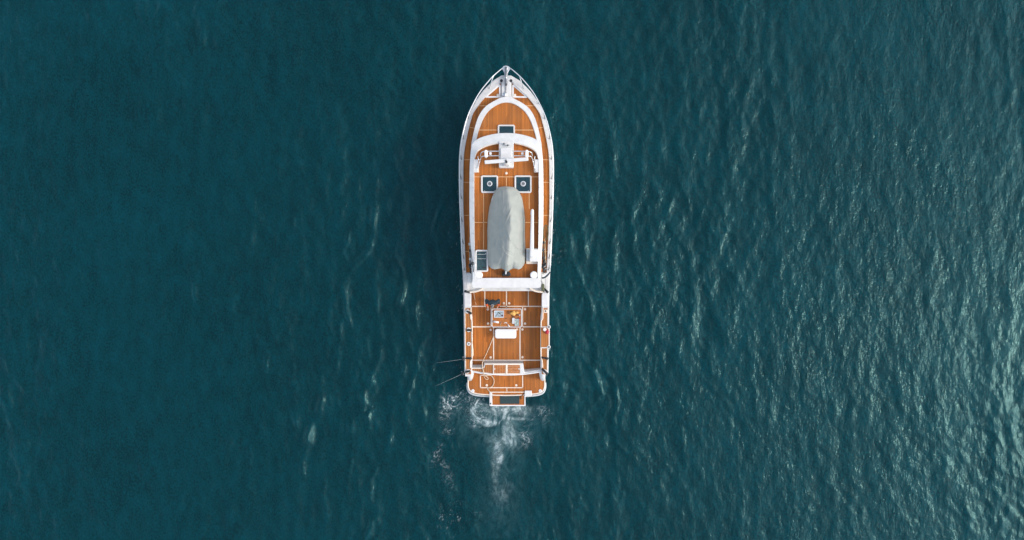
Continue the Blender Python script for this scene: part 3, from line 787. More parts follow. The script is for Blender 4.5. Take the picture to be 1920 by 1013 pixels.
# deck hatches with ventilators
for (x0, x1) in ((901.8, 933.9), (964.6, 996.8)):
    h = frame('deck_hatch', x0, 329, x1, 362, 3.1, Z_FLY + .10, Z_FLY, 'white', yacht, 3.2, .02)
    rbox('pane', x0 + 2.7, 331.7, x1 - 2.7, 359.3, Z_FLY + .075, Z_FLY, 'glass', h, 1.0, .004)
    c = P((x0 + x1) / 2 + .3, 344.7, Z_FLY + .1)
    v = lathe('ventilator', c, [(.15, Z_FLY + .07), (.15, Z_FLY + .115), (.10, Z_FLY + .13), (.085, Z_FLY + .09)], 'gelgrey', h, 20)
    lathe('ventilator_grille', c, [(.095, Z_FLY + .08), (.09, Z_FLY + .112)], 'steel_dark', h, 16)
    for k in (-1, 1):
        tube('hinge', [P((x0 + x1) / 2 + k * 9.5 - 1, 358, Z_FLY + .09), P((x0 + x1) / 2 + k * 9.5 + 1, 358, Z_FLY + .09)], .018, 'steel', h, 6)
# companionway hatch at the aft port corner
h = frame('companion_hatch', 890.8, 468.6, 915.4, 510, 3.0, Z_FLY + .22, Z_FLY, 'white', yacht, 3.4, .02)
rbox('pane', 893.6, 471.4, 912.6, 507, Z_FLY + .17, Z_FLY, 'smoked', h, 1.2, .004)
for yy in (477.2, 485.4):
    seam(895.2, yy, 911.2, yy, Z_FLY + .172, .7, .01, 'gelgrey', h, 'slide_rail')
tube('catch', [P(905.5, 502.6, Z_FLY + .2), P(910.5, 502.0, Z_FLY + .2)], .03, 'black', h, 6)
blob('catch_knob', P(910.6, 475.5, Z_FLY + .2), (.03, .03, .03), 'gelgrey', h, seg=8, ring=6)
# seams in the upper deck
for (xa, ya, xb, yb) in ((889.5, 331.8, 902, 331.8), (934, 331.8, 964.6, 331.8), (996.8, 331.8, 1009.5, 331.8), (889.5, 417.3, 914, 417.3), (985, 417.3, 1009.5, 417.3), (949.5, 332, 949.5, 351), (906.8, 362, 906.8, 468.6), (992.2, 362, 992.2, 392)):
    seam(xa, ya, xb, yb, Z_FLY + .012, 1.1, mat='joint', parent=yacht)

# tender crane: box base and tapered boom
cr = rbox('crane', 986.6, 465.6, 1009.8, 495.2, Z_FLY + .10, Z_FLY, 'seam', yacht, 1.5, .02)
rbox('crane_base', 992.8, 467.4, 1009.4, 490.8, Z_FLY + .50, Z_FLY + .1, 'white', cr, 1.2, .04)
rbox('crane_side_box', 986.8, 467, 992.8, 489.4, Z_FLY + .30, Z_FLY + .1, 'gelgrey', cr, .8, .02)
prism('boom', [(995.6, 395), (996.2, 392), (1000.4, 392), (1001, 395), (1001.3, 482), (993.2, 482)], Z_FLY + .92, Z_FLY + .62, 'white', cr, .05)
prism('boom_tip', [(995.0, 398), (995.6, 393.5), (1000.9, 393.5), (1001.2, 402), (994.6, 402)], Z_FLY + .86, Z_FLY + .55, 'cushion', cr, .02)
lathe('crane_post', P(997.4, 478, Z_FLY + .6), [(.16, Z_FLY), (.16, Z_FLY + .64)], 'white', cr, 16)
seam(1001.5, 467.9, 1005.5, 467.9, Z_FLY + .51, 1.1, .02, 'gelgrey', cr, 'crane_catch')
seam(994.5, 480.8, 998.5, 480.8, Z_FLY + .92, .7, .02, 'gelgrey', cr, 'boom_pin')

# ------------------------------------------------------------------ cockpit
rows('cockpit_sole', lambda p: 880, lambda p: 1019, 535, 697, Z_SOLE, .3, 'white', yacht, 4)
prism('cockpit_teak', [(879, 537), (1020, 537), (1020, 697), (979, 697), (979, 684), (879, 684)], Z_SOLE + .012, Z_SOLE - .02, 'teak', yacht)
zt = Z_SOLE + .012
for (xa, ya, xb, yb) in ((909, 541, 909, 574), (949.7, 541, 949.7, 577), (990.6, 541, 990.6, 574), (885, 574.7, 911, 574.7), (937, 574.7, 1015.6, 574.7), (920.8, 577, 920.8, 613), (979.7, 575, 979.7, 613),
                         (886, 613, 921, 613), (980, 613, 1015, 613), (925.5, 613, 925.5, 675), (975, 613, 975, 675), (886, 675.7, 1015, 675.7)):
    seam(xa, ya, xb, yb, zt, 2.0 if xa != 990.6 else 1.5, .012, parent=yacht)
for (x, y) in ((944.8, 541.3), (954.7, 541.3), (944.8, 568.9), (954.7, 568.9), (914.6, 580.3), (984.4, 580), (915.1, 606.9), (984.4, 607), (920, 618.6), (969.3, 617.8), (979.5, 618), (920, 670.3), (979.7, 670)):
    c = P(x, y, zt); lathe('lifting_ring', c, [(.07, zt - .01), (.07, zt + .02), (.03, zt + .022), (.028, zt + .008)], 'seam', yacht, 14)

# bulwarks round the cockpit
for s in (0, 1):
    f = (lambda x: x) if not s else (lambda x: 2 * MID - x)
    X0 = lambda p: hullL(p) + .2
    def slab_(name, a, b, p0, p1, z, t, mat, par=yacht, bev=.015, n=14):
        if s: return rows(name, lambda p: f(b(p)), lambda p: f(a(p)), p0, p1, z, t, mat, par, n, bev)
        return rows(name, a, b, p0, p1, z, t, mat, par, n, bev)
    # white shoulder where the side deck steps down, then the white locker top
    slab_('bulwark_shoulder', X0, lambda p: 883.5 if p < 528 else 883.5 - 4.5 * min(1, (p - 528) / 6.0), 512.5, 549, zs(520) + .10, .8, 'white')
    slab_('bulwark_locker', X0, lambda p: 883.2 if p > 553 else 880.5 + (p - 548.4) * .6, 548.4, 576, Z_CAP + .10, .8, 'white', bev=.03)
    # teak capped bulwark with white edges
    bw = slab_('bulwark', X0, lambda p: 883.6 if p < 587 else 885.0, 576, 706 if not s else 700, Z_CAP, .85, 'white')
    slab_('cap_teak', lambda p: hullL(p) + 2.0, lambda p: 882.4 if p < 590 else 883.2, 578, 702, Z_CAP + .012, .03, 'teak_cap', bw, 0)
    slab_('cap_edge', X0, lambda p: hullL(p) + 1.8, 577, 700, Z_CAP + .035, .05, 'seam', bw, .008)
    if not s:
        tube('cap_trim', [P(x, y, Z_CAP + .01) for x, y in sm([(883.2, 577), (882.6, 583), (882.2, 590), (882.6, 597), (884.6, 602), (885, 612), (885, 640), (884.8, 672), (882.4, 677), (882.0, 690)], 3)], .035, 'seam', bw, 6)
    else:
        tube('cap_trim', [P(x, y, Z_CAP + .01) for x, y in sm([(1018, 577), (1017.6, 590), (1017.3, 598), (1014.8, 602.5), (1014.4, 615), (1014.2, 640), (1014.4, 668), (1016.6, 677), (1017.4, 690)], 3)], .035, 'seam', bw, 6)
    # coaming arc from the cabin corner to the bulwark
    arc = sm([P(f(906), 540.6, 2.05), P(f(899), 544.5, 2.05), P(f(892), 546.6, 2.05), P(f(884), 547.6, 2.05), P(f(880.5), 548.2, 2.05)], 4)
    tube('door_coaming', arc, .06, 'seam', yacht, 8)
    # quarters: the topsides sweep down to the swim platform
    q = [(874.5, 696), (878, 692.5), (883, 694.5), (886.6, 699), (886.8, 708), (884.5, 713), (881, 714.6), (877.5, 712), (876, 704)]
    q = sm([(f(x), y) for x, y in q], 3, True)
    zq = [Z_CAP + .03 - 1.0 * min(1, max(0, (y - 695) / 20.0)) ** 2 for x, y in q]
    tops = [P(x, y, z) for (x, y), z in zip(q, zq)]
    n = len(tops)
    cen = P(f(880.5), 704, Z_CAP - .1)
    vv = [tuple(t) for t in tops] + [(t.x, t.y, .3) for t in tops] + [tuple(cen)]
    make('quarter', vv, [[i, (i + 1) % n, 2 * n] for i in range(n)] + [[i, i + n, (i + 1) % n + n, (i + 1) % n] for i in range(n)], 'white', yacht, True)

# fittings on the bulwark caps
def ring_fit(x, y, name='rod_socket', r=.115, mat='white', inner='steel_dark'):
    c = P(x, y, Z_CAP + .03)
    o = lathe(name, c, [(r, c.z - .03), (r, c.z + .02), (r * .5, c.z + .03), (r * .45, c.z - .005)], mat, yacht, 18)
    lathe('socket_bore', c, [(r * .42, c.z - .02), (r * .40, c.z + .012)], inner, o, 12)
    return o
ring_fit(876.6, 584.2, r=.125); ring_fit(878.9, 645); ring_fit(878.8, 618.6, r=.135); ring_fit(876.5, 696.6, r=.125, inner='black'); ring_fit(1021.6, 697, r=.125, inner='black')
sq = rbox('square_fitting', 1020, 581, 1026.6, 586.8, Z_CAP + .05, Z_CAP - .01, 'seam', yacht, .6, .006)
lathe('socket_bore', P(1022.9, 583.6, Z_CAP + .05), [(.055, Z_CAP), (.05, Z_CAP + .057)], 'black', sq, 12)
# boarding gate in the starboard bulwark
gate = rbox('boarding_gate', 1014.6, 612.5, 1030.6, 653.2, Z_CAP + .045, Z_CAP - .75, 'white', yacht, .8, .01)
prism('gate_teak', [(1014.2, 614.2), (1025, 614.2), (1028.8, 618), (1028.8, 647), (1025, 651.4), (1014.2, 651.4)], Z_CAP + .058, Z_CAP + .03, 'teak_cap', gate)
for y in (613.3, 650.8):
    c = P(1029.2, y, Z_CAP + .05)
    g = lathe('gate_hinge', c, [(.10, c.z - .1), (.10, c.z + .03), (.06, c.z + .04), (.05, c.z)], 'white', gate, 14)
    lathe('hinge_bore', c, [(.055, c.z - .01), (.05, c.z + .032)], 'black', gate, 12)

# ------------------------------------------------------------------ transom, stern locker and swim platform
zst = Z_CAP - .05
tr = prism('transom', [(872.5, 678), (882.4, 678), (882.2, 690.2), (903, 690.4), (906.5, 689), (908.2, 684), (910, 682.4), (980.5, 682.4), (984, 700.6), (949.5, 702.8), (920, 701.6), (900, 699), (884, 695.8), (873, 694)], zst, .5, 'white', yacht, .02)
prism('cap_teak', [(873.6, 679.5), (881.2, 679.5), (881.4, 691.8), (904, 691.9), (908.2, 690), (909.8, 685), (910.4, 684.2), (924, 684.2), (924, 700.6), (900, 697.4), (886, 694.8), (875, 693.6)], zst + .014, zst - .02, 'teak_cap', tr)
hb = frame('stern_hatch', 924.6, 682.8, 976.5, 702.2, 1.6, zst + .045, zst, 'seam', yacht, 1.4, .006)
rbox('hatch_base', 926, 684.2, 975, 700.8, zst + .012, zst - .03, 'seam', hb, .6, 0)
for k in range(7):
    x = 926.7 + k * 3.12
    rbox('slat', x, 685, x + 2.75, 700, zst + .032, zst, 'teak_slat', hb, .3, .004)
for k in range(5):
    y = 685.0 + k * 3.06
    rbox('slat', 952.2, y, 974.4, y + 2.6, zst + .032, zst, 'teak_slat', hb, .3, .004)
seam(949.0, 683.5, 949.0, 701.8, zst + .02, 1.4, .03, 'seam', hb, 'hatch_joint')
for x in (927.6, 973):
    lathe('hatch_knob', P(x, 692, zst + .04), [(.035, zst), (.035, zst + .05), (.02, zst + .06)], 'cushion', hb, 10)
# trims of the stern cap
for a, b in (((882.0, 690.4), (903, 690.6)), ((908.6, 682.6), (981, 682.4))):
    seam(*a, *b, zst + .014, 1.5, .03, parent=tr, name='cap_trim')
tube('transom_trim', [P(x, y, zst + .02) for x, y in sm([(876, 694.6), (884, 696.6), (900, 699.6), (920, 702), (949.5, 703.2), (978, 702.2), (1000, 699.6), (1018, 696.6)], 3)], .035, 'cushion', yacht, 6)
# risers facing the cockpit
def riser(name, x0, x1, ytop, zt_, zb_, mat='grey_step', ybot=None):
    a, b = P(x0, ytop, zt_), P(x1, ytop, zt_)
    c, d = P(x1, ybot, zb_), P(x0, ybot, zb_)
    vs = [tuple(a), tuple(b), tuple(c), tuple(d)] + [(v.x, v.y - .05, v.z) for v in (a, b, c, d)]
    return make(name, vs, [[0, 1, 2, 3], [7, 6, 5, 4], [0, 1, 5, 4], [1, 2, 6, 5], [2, 3, 7, 6], [3, 0, 4, 7]], mat, yacht)
riser('locker_front', 907, 981, 681.6, zst - .01, Z_SOLE, ybot=676.6)
riser('step_front', 883.5, 904, 689.6, zst - .02, Z_SOLE + .3, ybot=684.6)
# starboard side: transom door standing open, white jamb, sloping step
prism('door_jamb', [(975.6, 682.4), (981, 682.2), (983.5, 700.4), (975.6, 702.4)], zst + .05, .5, 'white', yacht, .02)
prism('stern_step', [(983.2, 697.8), (1016, 693.2), (1016.6, 697.4), (984, 701.2)], zst - .02, .5, 'white', yacht, .015)
a, b, c, d = P(983.4, 696.6, zst - .12), P(1016, 692.4, zst - .12), P(1016, 689.4, Z_SOLE + .02), P(983.6, 692.4, Z_SOLE + .02)
make('step_riser', [tuple(v) for v in (a, b, c, d)] + [(v.x, v.y - .05, v.z) for v in (a, b, c, d)], [[0, 1, 2, 3], [7, 6, 5, 4], [0, 1, 5, 4], [1, 2, 6, 5], [2, 3, 7, 6], [3, 0, 4, 7]], 'gelgrey', yacht)
prism('transom_bulkhead', [(1014, 676), (1018, 676), (1018, 699), (1014, 699)], Z_CAP - .01, .5, 'white', yacht)

swim_o = sm([(877.2, 694), (877.2, 712), (877.2, 724), (878.8, 730.5), (882.5, 735.3), (889, 738.2), (900, 740), (925, 741.8), (949.5, 742.4)], 4)
full = swim_o + mir(swim_o)[::-1][1:]
prism('swim_platform', full, Z_SWIM, Z_SWIM - .22, 'white', yacht, .02)
inset = [(MID + (x - MID) * .978, y - (1.9 if y > 728 else 0)) for x, y in full]
prism('platform_teak', inset, Z_SWIM + .012, Z_SWIM - .02, 'teak', yacht)
tube('platform_edge', [P(MID + (x - MID) * .992, y - .8, Z_SWIM + .01) for x, y in full], .04, 'seam', yacht, 6)
tube('platform_fender', [P(MID + (x - MID) * 1.012, y + 2.2, Z_SWIM - .22) for x, y in full if y > 715], .05, 'gelgrey', yacht, 6)
for (xa, ya, xb, yb, w) in ((900.8, 704, 900.8, 727.6, 1.8), (980, 704, 980, 727.6, 1.8), (900, 727.2, 980.8, 727.2, 1.6), (950.4, 728, 950.4, 735, 1.1), (921, 735.6, 984, 735.6, 1.6)):
    seam(xa, ya, xb, yb, Z_SWIM + .012, w, .012, parent=yacht)
seam(900.8, 703.8, 921, 703.9, Z_SWIM + .012, 1.4, .012, parent=yacht)
for x, y in ((912.8, 722.6), (968, 722.6)):
    c = P(x, y, Z_SWIM); lathe('lifting_ring', c, [(.07, c.z), (.07, c.z + .035), (.03, c.z + .036), (.028, c.z + .02)], 'seam', yacht, 14)
for x, y in ((886.6, 733), (1013, 733)):
    c = P(x, y, Z_SWIM); o = lathe('platform_cleat', c, [(.10, c.z), (.10, c.z + .05), (.05, c.z + .06), (.04, c.z + .03)], 'cushion', yacht, 16)
    lathe('cleat_bore', P(x, y + .6, Z_SWIM), [(.04, c.z + .02), (.035, c.z + .056)], 'gelgrey', o, 10)
# lowered bathing step aft of the platform
zb = Z_SWIM - .02
bs = prism('bathing_step', [(917.6, 737), (985, 737), (985.4, 761.6), (917.6, 761.6)], zb - .03, zb - .16, 'white', yacht, .02)
prism('step_teak', [(923, 738), (982.6, 738), (982.8, 759.6), (923, 759.6)], zb - .012, zb - .06, 'teak', bs)
prism('step_mat', [(937.6, 737.8), (974, 737.8), (974, 757.4), (937.6, 757.6)], zb + .02, zb - .03, 'mat', bs, .006)
prism('side_rail', [(917.6, 736), (920, 734.6), (922.8, 736.5), (923, 760.4), (918, 761.4)], zb + .08, zb - .1, 'white', bs, .02)
seam(919, 760.6, 985.2, 760.6, zb - .02, 2.0, .05, 'cushion', bs, 'step_edge')
seam(984.3, 738, 984.3, 760, zb - .02, 1.5, .05, 'cushion', bs, 'step_edge')
rbox('step_hinge_box', 983.8, 732.8, 997, 743, Z_SWIM + .10, Z_SWIM - .1, 'white', yacht, .8, .02)
for x in (945.5, 965):
    seam(x - 1.8, 739.2, x + 1.8, 739.2, zb + .02, 1.2, .012, 'gelgrey', bs, 'mat_stud')
tube('grab_line', [P(x, y, zb + .05) for x, y in sm([(922.4, 741.5), (924.2, 745), (924.4, 748.5)], 3)], .03, 'brown', bs, 6)
tube('step_strap', [P(x, y, zb + .05) for x, y in sm([(982.6, 739), (978.5, 742), (977.6, 746.5), (977.4, 749)], 3)], .035, 'brown', bs, 6)
lathe('step_bore', P(919.8, 757, zb + .08), [(.05, zb), (.045, zb + .086)], 'black', bs, 10)

# ------------------------------------------------------------------ tender under its cover, on the upper deck
def tarp_material():
    m = bpy.data.materials.new('tarp'); m.use_nodes = True
    t = m.node_tree; b = t.nodes['Principled BSDF']; b.inputs['Roughness'].default_value = 0.8
    tc = nn(t, 'ShaderNodeTexCoord'); n1 = nn(t, 'ShaderNodeTexNoise'); n1.inputs['Scale'].default_value = 3; n1.inputs['Detail'].default_value = 6
    t.links.new(tc.outputs['Object'], n1.inputs['Vector'])
    r = nn(t, 'ShaderNodeValToRGB'); r.color_ramp.elements[0].color = (0.300, 0.318, 0.296, 1); r.color_ramp.elements[1].color = (0.350, 0.360, 0.330, 1)
    r.color_ramp.elements[0].position = .3; r.color_ramp.elements[1].position = .7
    t.links.new(n1.outputs[0], r.inputs[0]); t.links.new(r.outputs[0], b.inputs['Base Color'])
    n2 = nn(t, 'ShaderNodeTexNoise'); n2.inputs['Scale'].default_value = 5.5; n2.inputs['Detail'].default_value = 4; n2.inputs['Distortion'].default_value = 1.2
    mp = nn(t, 'ShaderNodeMapping'); mp.inputs['Scale'].default_value = (1.4, .35, 1); mp.inputs['Rotation'].default_value = (0, 0, .25)
    t.links.new(tc.outputs['Object'], mp.inputs['Vector']); t.links.new(mp.outputs[0], n2.inputs['Vector'])
    bp = nn(t, 'ShaderNodeBump'); bp.inputs['Strength'].default_value = .5; bp.inputs['Distance'].default_value = .03
    t.links.new(n2.outputs[0], bp.inputs['Height']); t.links.new(bp.outputs[0], b.inputs['Normal'])
    MAT['tarp'] = m
tarp_material()
tender = thing('tender', 'dinghy under a pale grey cloth cover on the upper deck', 'dinghy', tuple(P(949.5, 430, Z_FLY)))
tl = interp([(933.5, 351), (928, 357), (923, 367), (917.9, 384), (916.4, 391), (914, 411), (913, 432), (913.2, 453), (912.6, 481), (913.8, 494), (917, 503), (919, 510)])
trr = interp([(965.4, 351), (970.6, 355.6), (975, 362), (979, 369), (983, 393), (984.8, 411), (984.4, 442), (985.2, 461), (986.2, 481), (985, 491), (981.5, 501.7), (980, 510)])
NU, NV = 90, 150
yend_x = [0, .06, .15, .25, .36, .43, .48, .55, .62, .70, .78, .87, .95, 1]
yend_y = [497, 503.5, 505.4, 504.4, 503.6, 506, 509.5, 509.5, 506, 503.6, 504.2, 505.6, 503, 495]
# folds: slack cloth pulled from the ridge towards the lashings, strongest aft
uu, vv_ = np.meshgrid(np.linspace(0, 1, NU + 1) * 2.3, np.linspace(0, 1, NV + 1) * 4.9)
def folds(rot, sx, sy, seed, p=2.0):
    c, s = math.cos(rot), math.sin(rot)
    a = uu * c + vv_ * s; b = -uu * s + vv_ * c
    a = a + .18 * vnoise(a * 1.3 + 7, b * 1.1, seed + 5)
    return np.clip(1 - np.abs(fbm(a * sx, b * sy, seed, 2)) * 2.2, 0, 1) ** p
w1 = np.exp(-((uu - 1.25) / .55) ** 2 - ((vv_ - 1.9) / .75) ** 2)
w2 = np.exp(-((uu - 1.5) / .7) ** 2 - ((vv_ - 3.5) / .8) ** 2)
w3 = np.exp(-((uu - .6) / .6) ** 2 - ((vv_ - 3.9) / .7) ** 2)
w4 = np.exp(-((vv_ - .5) / .6) ** 2)
FOLD = 1.35 * (.045 * w1 * folds(.45, 3.4, .5, 500) + .05 * w2 * folds(-.5, 3.2, .5, 510) + .045 * w3 * folds(.35, 3.0, .5, 520) + .03 * w4 * folds(-.1, 2.5, .4, 530)
        + .022 * fbm(uu * 1.1, vv_ * .8, 540, 3) + .008 * folds(.1, 2.2, .35, 550))
vs = []; fs = []
for j in range(NV + 1):
    v = j / NV
    for i in range(NU + 1):
        u = i / NU
        ye = float(np.interp(u, yend_x, yend_y)); y0 = 350.6 + 2.2 * abs(2 * u - 1) ** 3
        py = y0 + (ye - y0) * v
        L_, R_ = tl(py), trr(py)
        px_ = L_ + (R_ - L_) * u
        # ridge of the cover runs a little to starboard of the middle
        rx = float(np.interp(v, [0, .25, .5, .75, 1], [.5, .58, .62, .56, .50]))
        d = u / rx if u < rx else (1 - u) / (1 - rx)
        top = float(np.interp(v, [0, .04, .15, .45, .75, .93, 1.0], [.50, .74, 1.02, 1.42, 1.32, 1.02, .45]))
        h = .36 * (1 - math.exp(-d * 18)) + (top - .36) * (d - .05 * math.exp(-((1 - d) / .06) ** 2))
        # stern: two tube ends with the engine well between them
        if v > .80:
            w = (v - .80) / .20
            for cc in (.36, .68): h -= .12 * w * w * math.exp(-((u - cc) / .045) ** 2)
        e = min(1, d * 5) * min(1, v * 8)
        fu, fv = u * 2.3, v * 4.9                       # metres on the cloth
        h += e * FOLD[j, i]
        if abs(v - .755) < .007 or abs(v - .36) < .005: h -= .016
        px2 = px_; py2 = py
        z = Z_FLY + .06 + max(h, 0.0)
        b0 = P(px2, py2, Z_FLY + .3)
        vs.append((b0.x, b0.y, z))
for j in range(NV):
    for i in range(NU):
        k = j * (NU + 1) + i
        fs.append([k, k + 1, k + NU + 2, k + NU + 1])
cov = make('cover', vs, fs, 'tarp', tender, True)
so = cov.modifiers.new('thick', 'SOLIDIFY'); so.thickness = .012; so.offset = -1
hullp = [(932, 354), (922, 372), (916, 410), (915.5, 480), (920, 500), (979, 500), (983, 480), (983, 410), (977, 372), (967, 354)]
prism('dinghy_hull', hullp, Z_FLY + .40, Z_FLY + .02, 'gelgrey', tender, .1)
ob = prism('outboard_motor', sm([(941, 517), (943.2, 511), (946.5, 508), (952.5, 508), (956, 511), (958.2, 516.6), (954.5, 518), (949.5, 518.4), (944.5, 518)], 2, True), Z_FLY + .34, Z_FLY + .02, 'black', tender, .05)
prism('outboard_leg', [(947.6, 503.5), (950.8, 503.5), (949.4, 514.6), (946.8, 514.4)], Z_FLY + .52, Z_FLY + .30, 'gelgrey', ob, .03)

# ------------------------------------------------------------------ cockpit furniture
ZT = Z_SOLE + .76
table = thing('cockpit_table', 'slatted teak table with pale rim in the cockpit, covered with small things', 'table', tuple(P(950, 596, Z_SOLE)))
frame('tabletop_rim', 921.8, 578.8, 978.4, 614.2, 1.5, ZT + .02, ZT - .05, 'gelgrey', table, 3.0, .008)
rbox('tabletop_base', 923, 580, 977.2, 613, ZT - .02, ZT - .05, 'brown', table, 2.2, 0)
for k in range(8):
    y = 580.3 + k * 4.08
    rbox('slat', 923.2, y, 977.0, y + 3.8, ZT, ZT - .03, 'teak_slat', table, .6, .004)
for x in (934, 966):
    c = P(x, 596, ZT); lathe('table_leg', c, [(.16, Z_SOLE + .012), (.14, Z_SOLE + .05), (.06, Z_SOLE + .08), (.06, ZT - .05)], 'steel', table, 14)
bench = thing('bench_seat', 'white padded bench behind the cockpit table', 'bench', tuple(P(948, 626, Z_SOLE)))
rbox('seat_cushion', 928, 616.6, 968.2, 635, Z_SOLE + .50, Z_SOLE + .36, 'cushion', bench, 4.2, .06)
rbox('seat_base', 931, 619, 965, 632.6, Z_SOLE + .36, Z_SOLE + .012, 'white', bench, 2, .02)

# things on the table
def put(name, label, cat, fn, group=None):
    o = fn(); tag(o, label, cat, group); return o
tp = P(935.4, 589.6, ZT)
tray = thing('tray', 'white tray of fish and cut bait on the table beside the person', 'tray', tuple(tp))
rbox('tray_base', 926.8, 583, 944.4, 595.4, ZT + .012, ZT + .001, 'paleblue', tray, .8, 0)
frame('tray_rim', 926.4, 582.6, 944.8, 595.8, .8, ZT + .05, ZT + .001, 'cushion', tray, 1.0, .004)
for k, (x, y, l, w, a, mt) in enumerate([(931.5, 591.5, 3.4, 1.0, 50, 'fish'), (936.5, 587.6, 4.2, .9, -35, 'netting'), (934, 590, 3.6, .8, -60, 'fish'), (940, 586, 3.4, .8, -20, 'fish'), (941.4, 592, 1.8, 1.6, 0, 'plum'), (930, 587, 2.2, .7, 20, 'paleblue'), (937.5, 592.8, 3.0, .7, 10, 'fish')]):
    c = P(x, y, ZT + .03)
    o = blob('fish', (0, 0, 0), (l * .0316, w * .0316, .022), mt, None, .05, 2, k, 12, 8)
    o.rotation_euler = (0, 0, math.radians(a)); o.parent = tray; o.location = c - tp; 
t_ = P(958, 584, ZT)
yb = thing('paper_bag', 'crumpled golden yellow bag lying on the far side of the table', 'bag', tuple(P(963.5, 588, ZT)))
blob('bag_body', P(962.6, 587.6, ZT + .07), (.17, .125, .075), 'yellow', yb, .10, 2.6, 3, zmin=ZT + .002)
blob('bag_neck', P(969.4, 586.4, ZT + .06), (.085, .085, .06), 'yellow', yb, .14, 3, 5, zmin=ZT + .002)
blob('bag_tie', P(971, 589.4, ZT + .06), (.055, .06, .05), 'brown', yb, .14, 3, 8, zmin=ZT + .002)
tag(rbox('small_box', 952.6, 583, 955.8, 588.8, ZT + .08, ZT + .001, 'brown', None, .4, .006, loc=P(954, 586, ZT)), 'small dark brown box at the left end of the yellow bag', 'box')
tag(rbox('small_box', 961, 592.4, 965, 596, ZT + .06, ZT + .001, 'brown', None, .4, .006, loc=P(963, 594, ZT)), 'small dark brown box just above the pale blue container', 'box')
pb = thing('lunch_box', 'pale blue plastic container on the table near its right end', 'container', tuple(P(962, 602, ZT)))
rbox('box_body', 960.4, 596.6, 964.6, 607, ZT + .09, ZT + .001, 'paleblue', pb, .6, .008)
rbox('box_lid', 960.2, 596.4, 964.8, 607.2, ZT + .11, ZT + .09, 'gelgrey', pb, .6, .006)
pg = thing('tackle_box', 'open pale green tackle box with small dark lures, on the table', 'box', tuple(P(969, 604, ZT)))
rbox('box_base', 965.4, 598.4, 973, 611.2, ZT + .03, ZT + .001, 'palegreen', pg, .5, .004)
frame('box_rim', 965.2, 598.2, 973.2, 611.4, .7, ZT + .07, ZT + .001, 'paleblue', pg, .6, .004)
for k, (x, y, a) in enumerate([(967.4, 601, 30), (969.8, 603.6, -40), (968, 606.2, 70), (970.8, 600.6, 10), (968.6, 608.8, -15)]):
    o = blob('lure', (0, 0, 0), (.045, .014, .014), ('reel', 'netting', 'reel', 'paleblue', 'fish')[k], None, 0, 2, k, 8, 6)
    o.rotation_euler = (0, 0, math.radians(a)); o.parent = pg; o.location = P(x, y, ZT + .045) - org(pg)
tag(tube('paper_roll', [P(925.4, 603.0, ZT + .055), P(935.2, 604.8, ZT + .055)], .055, 'cushion', None, 12, loc=P(930, 604, ZT)), 'white paper roll lying at the left of the table', 'paper roll')
kn = thing('knife', 'slim knife with pale wooden handle near the table edge', 'knife', tuple(P(939, 607, ZT)))
tube('handle', [P(938.6, 611.4, ZT + .02), P(939.0, 606.6, ZT + .02)], .018, 'cane', kn, 8)
prism('blade', [(938.7, 606.8), (939.5, 606.8), (939.9, 603), (939.4, 602.6)], ZT + .022, ZT + .014, 'steel', kn)
tag(tube('bent_tube', [P(x, y, ZT + .025) for x, y in sm([(945.4, 606), (947.4, 604.9), (949.6, 605.2), (950.6, 606.6)], 3)], .022, 'cushion', None, 8, loc=P(948, 606, ZT)), 'short bent white tube in the middle of the table', 'tube')
tag(tube('marker_pen', [P(952.4, 608.4, ZT + .03), P(955.2, 613, ZT + .03)], .03, 'cushion', None, 8, loc=P(954, 611, ZT)), 'white pen at the near edge of the table', 'pen')
tag(blob('dark_sinker', P(948.8, 597.2, ZT + .02), (.035, .03, .02), 'reel', None, seg=10, ring=6, loc=P(948.8, 597.2, ZT)), 'single dark weight in the middle of the table', 'weight')
tag(lathe('cup', P(974.4, 591, ZT), [(.03, ZT + .002), (.04, ZT + .09), (.036, ZT + .09), (.026, ZT + .02)], 'cushion', None, 14, loc=P(974.4, 591, ZT)), 'white cup at the right rim of the table', 'cup')
tag(lathe('jar', P(974.2, 597, ZT), [(.045, ZT + .002), (.045, ZT + .08), (.03, ZT + .10), (.03, ZT + .11)], 'red', None, 14, loc=P(974.2, 597, ZT)), 'red jar beside the tackle box', 'jar')
tag(lathe('bottle', P(924.6, 584.4, ZT), [(.04, ZT + .002), (.042, ZT + .16), (.015, ZT + .20), (.015, ZT + .24)], 'brown', None, 14, loc=P(924.6, 584.4, ZT)), 'dark brown bottle on the table corner by the person', 'bottle')

# ------------------------------------------------------------------ ropes
zt = Z_SOLE + .04
def ropepts(L): return sm([P(*q) for q in L], 6)
tag(tube('mooring_rope', ropepts([(925.6, 628, zt), (925, 632, zt), (920, 645, zt), (914.6, 657.5, zt), (908.5, 671, zt + .05), (905.8, 677.5, 1.9), (904.3, 682, zst + .06), (904.8, 690, zst + .06), (906.5, 697, zst + .06), (907.2, 702.5, zst + .02), (907.8, 706.5, Z_SWIM + .1), (911, 711, Z_SWIM + .05), (915, 711.4, Z_SWIM + .05), (914.4, 708, Z_SWIM + .05),
    (910, 704.8, Z_SWIM + .08), (912, 703.6, Z_SWIM + .1), (919, 703.8, Z_SWIM + .08), (923.5, 707, Z_SWIM + .05), (926.2, 713, Z_SWIM + .05), (926, 718.5, Z_SWIM + .05), (922.5, 725, Z_SWIM + .05), (914.5, 728.6, Z_SWIM + .05), (916, 732, Z_SWIM + .05), (918.8, 735.4, Z_SWIM + .1)]), .022, 'rope', None, 6, loc=P(915, 690, 1)),
    'cream rope trailing from the bench over the stern to the swim platform', 'rope')
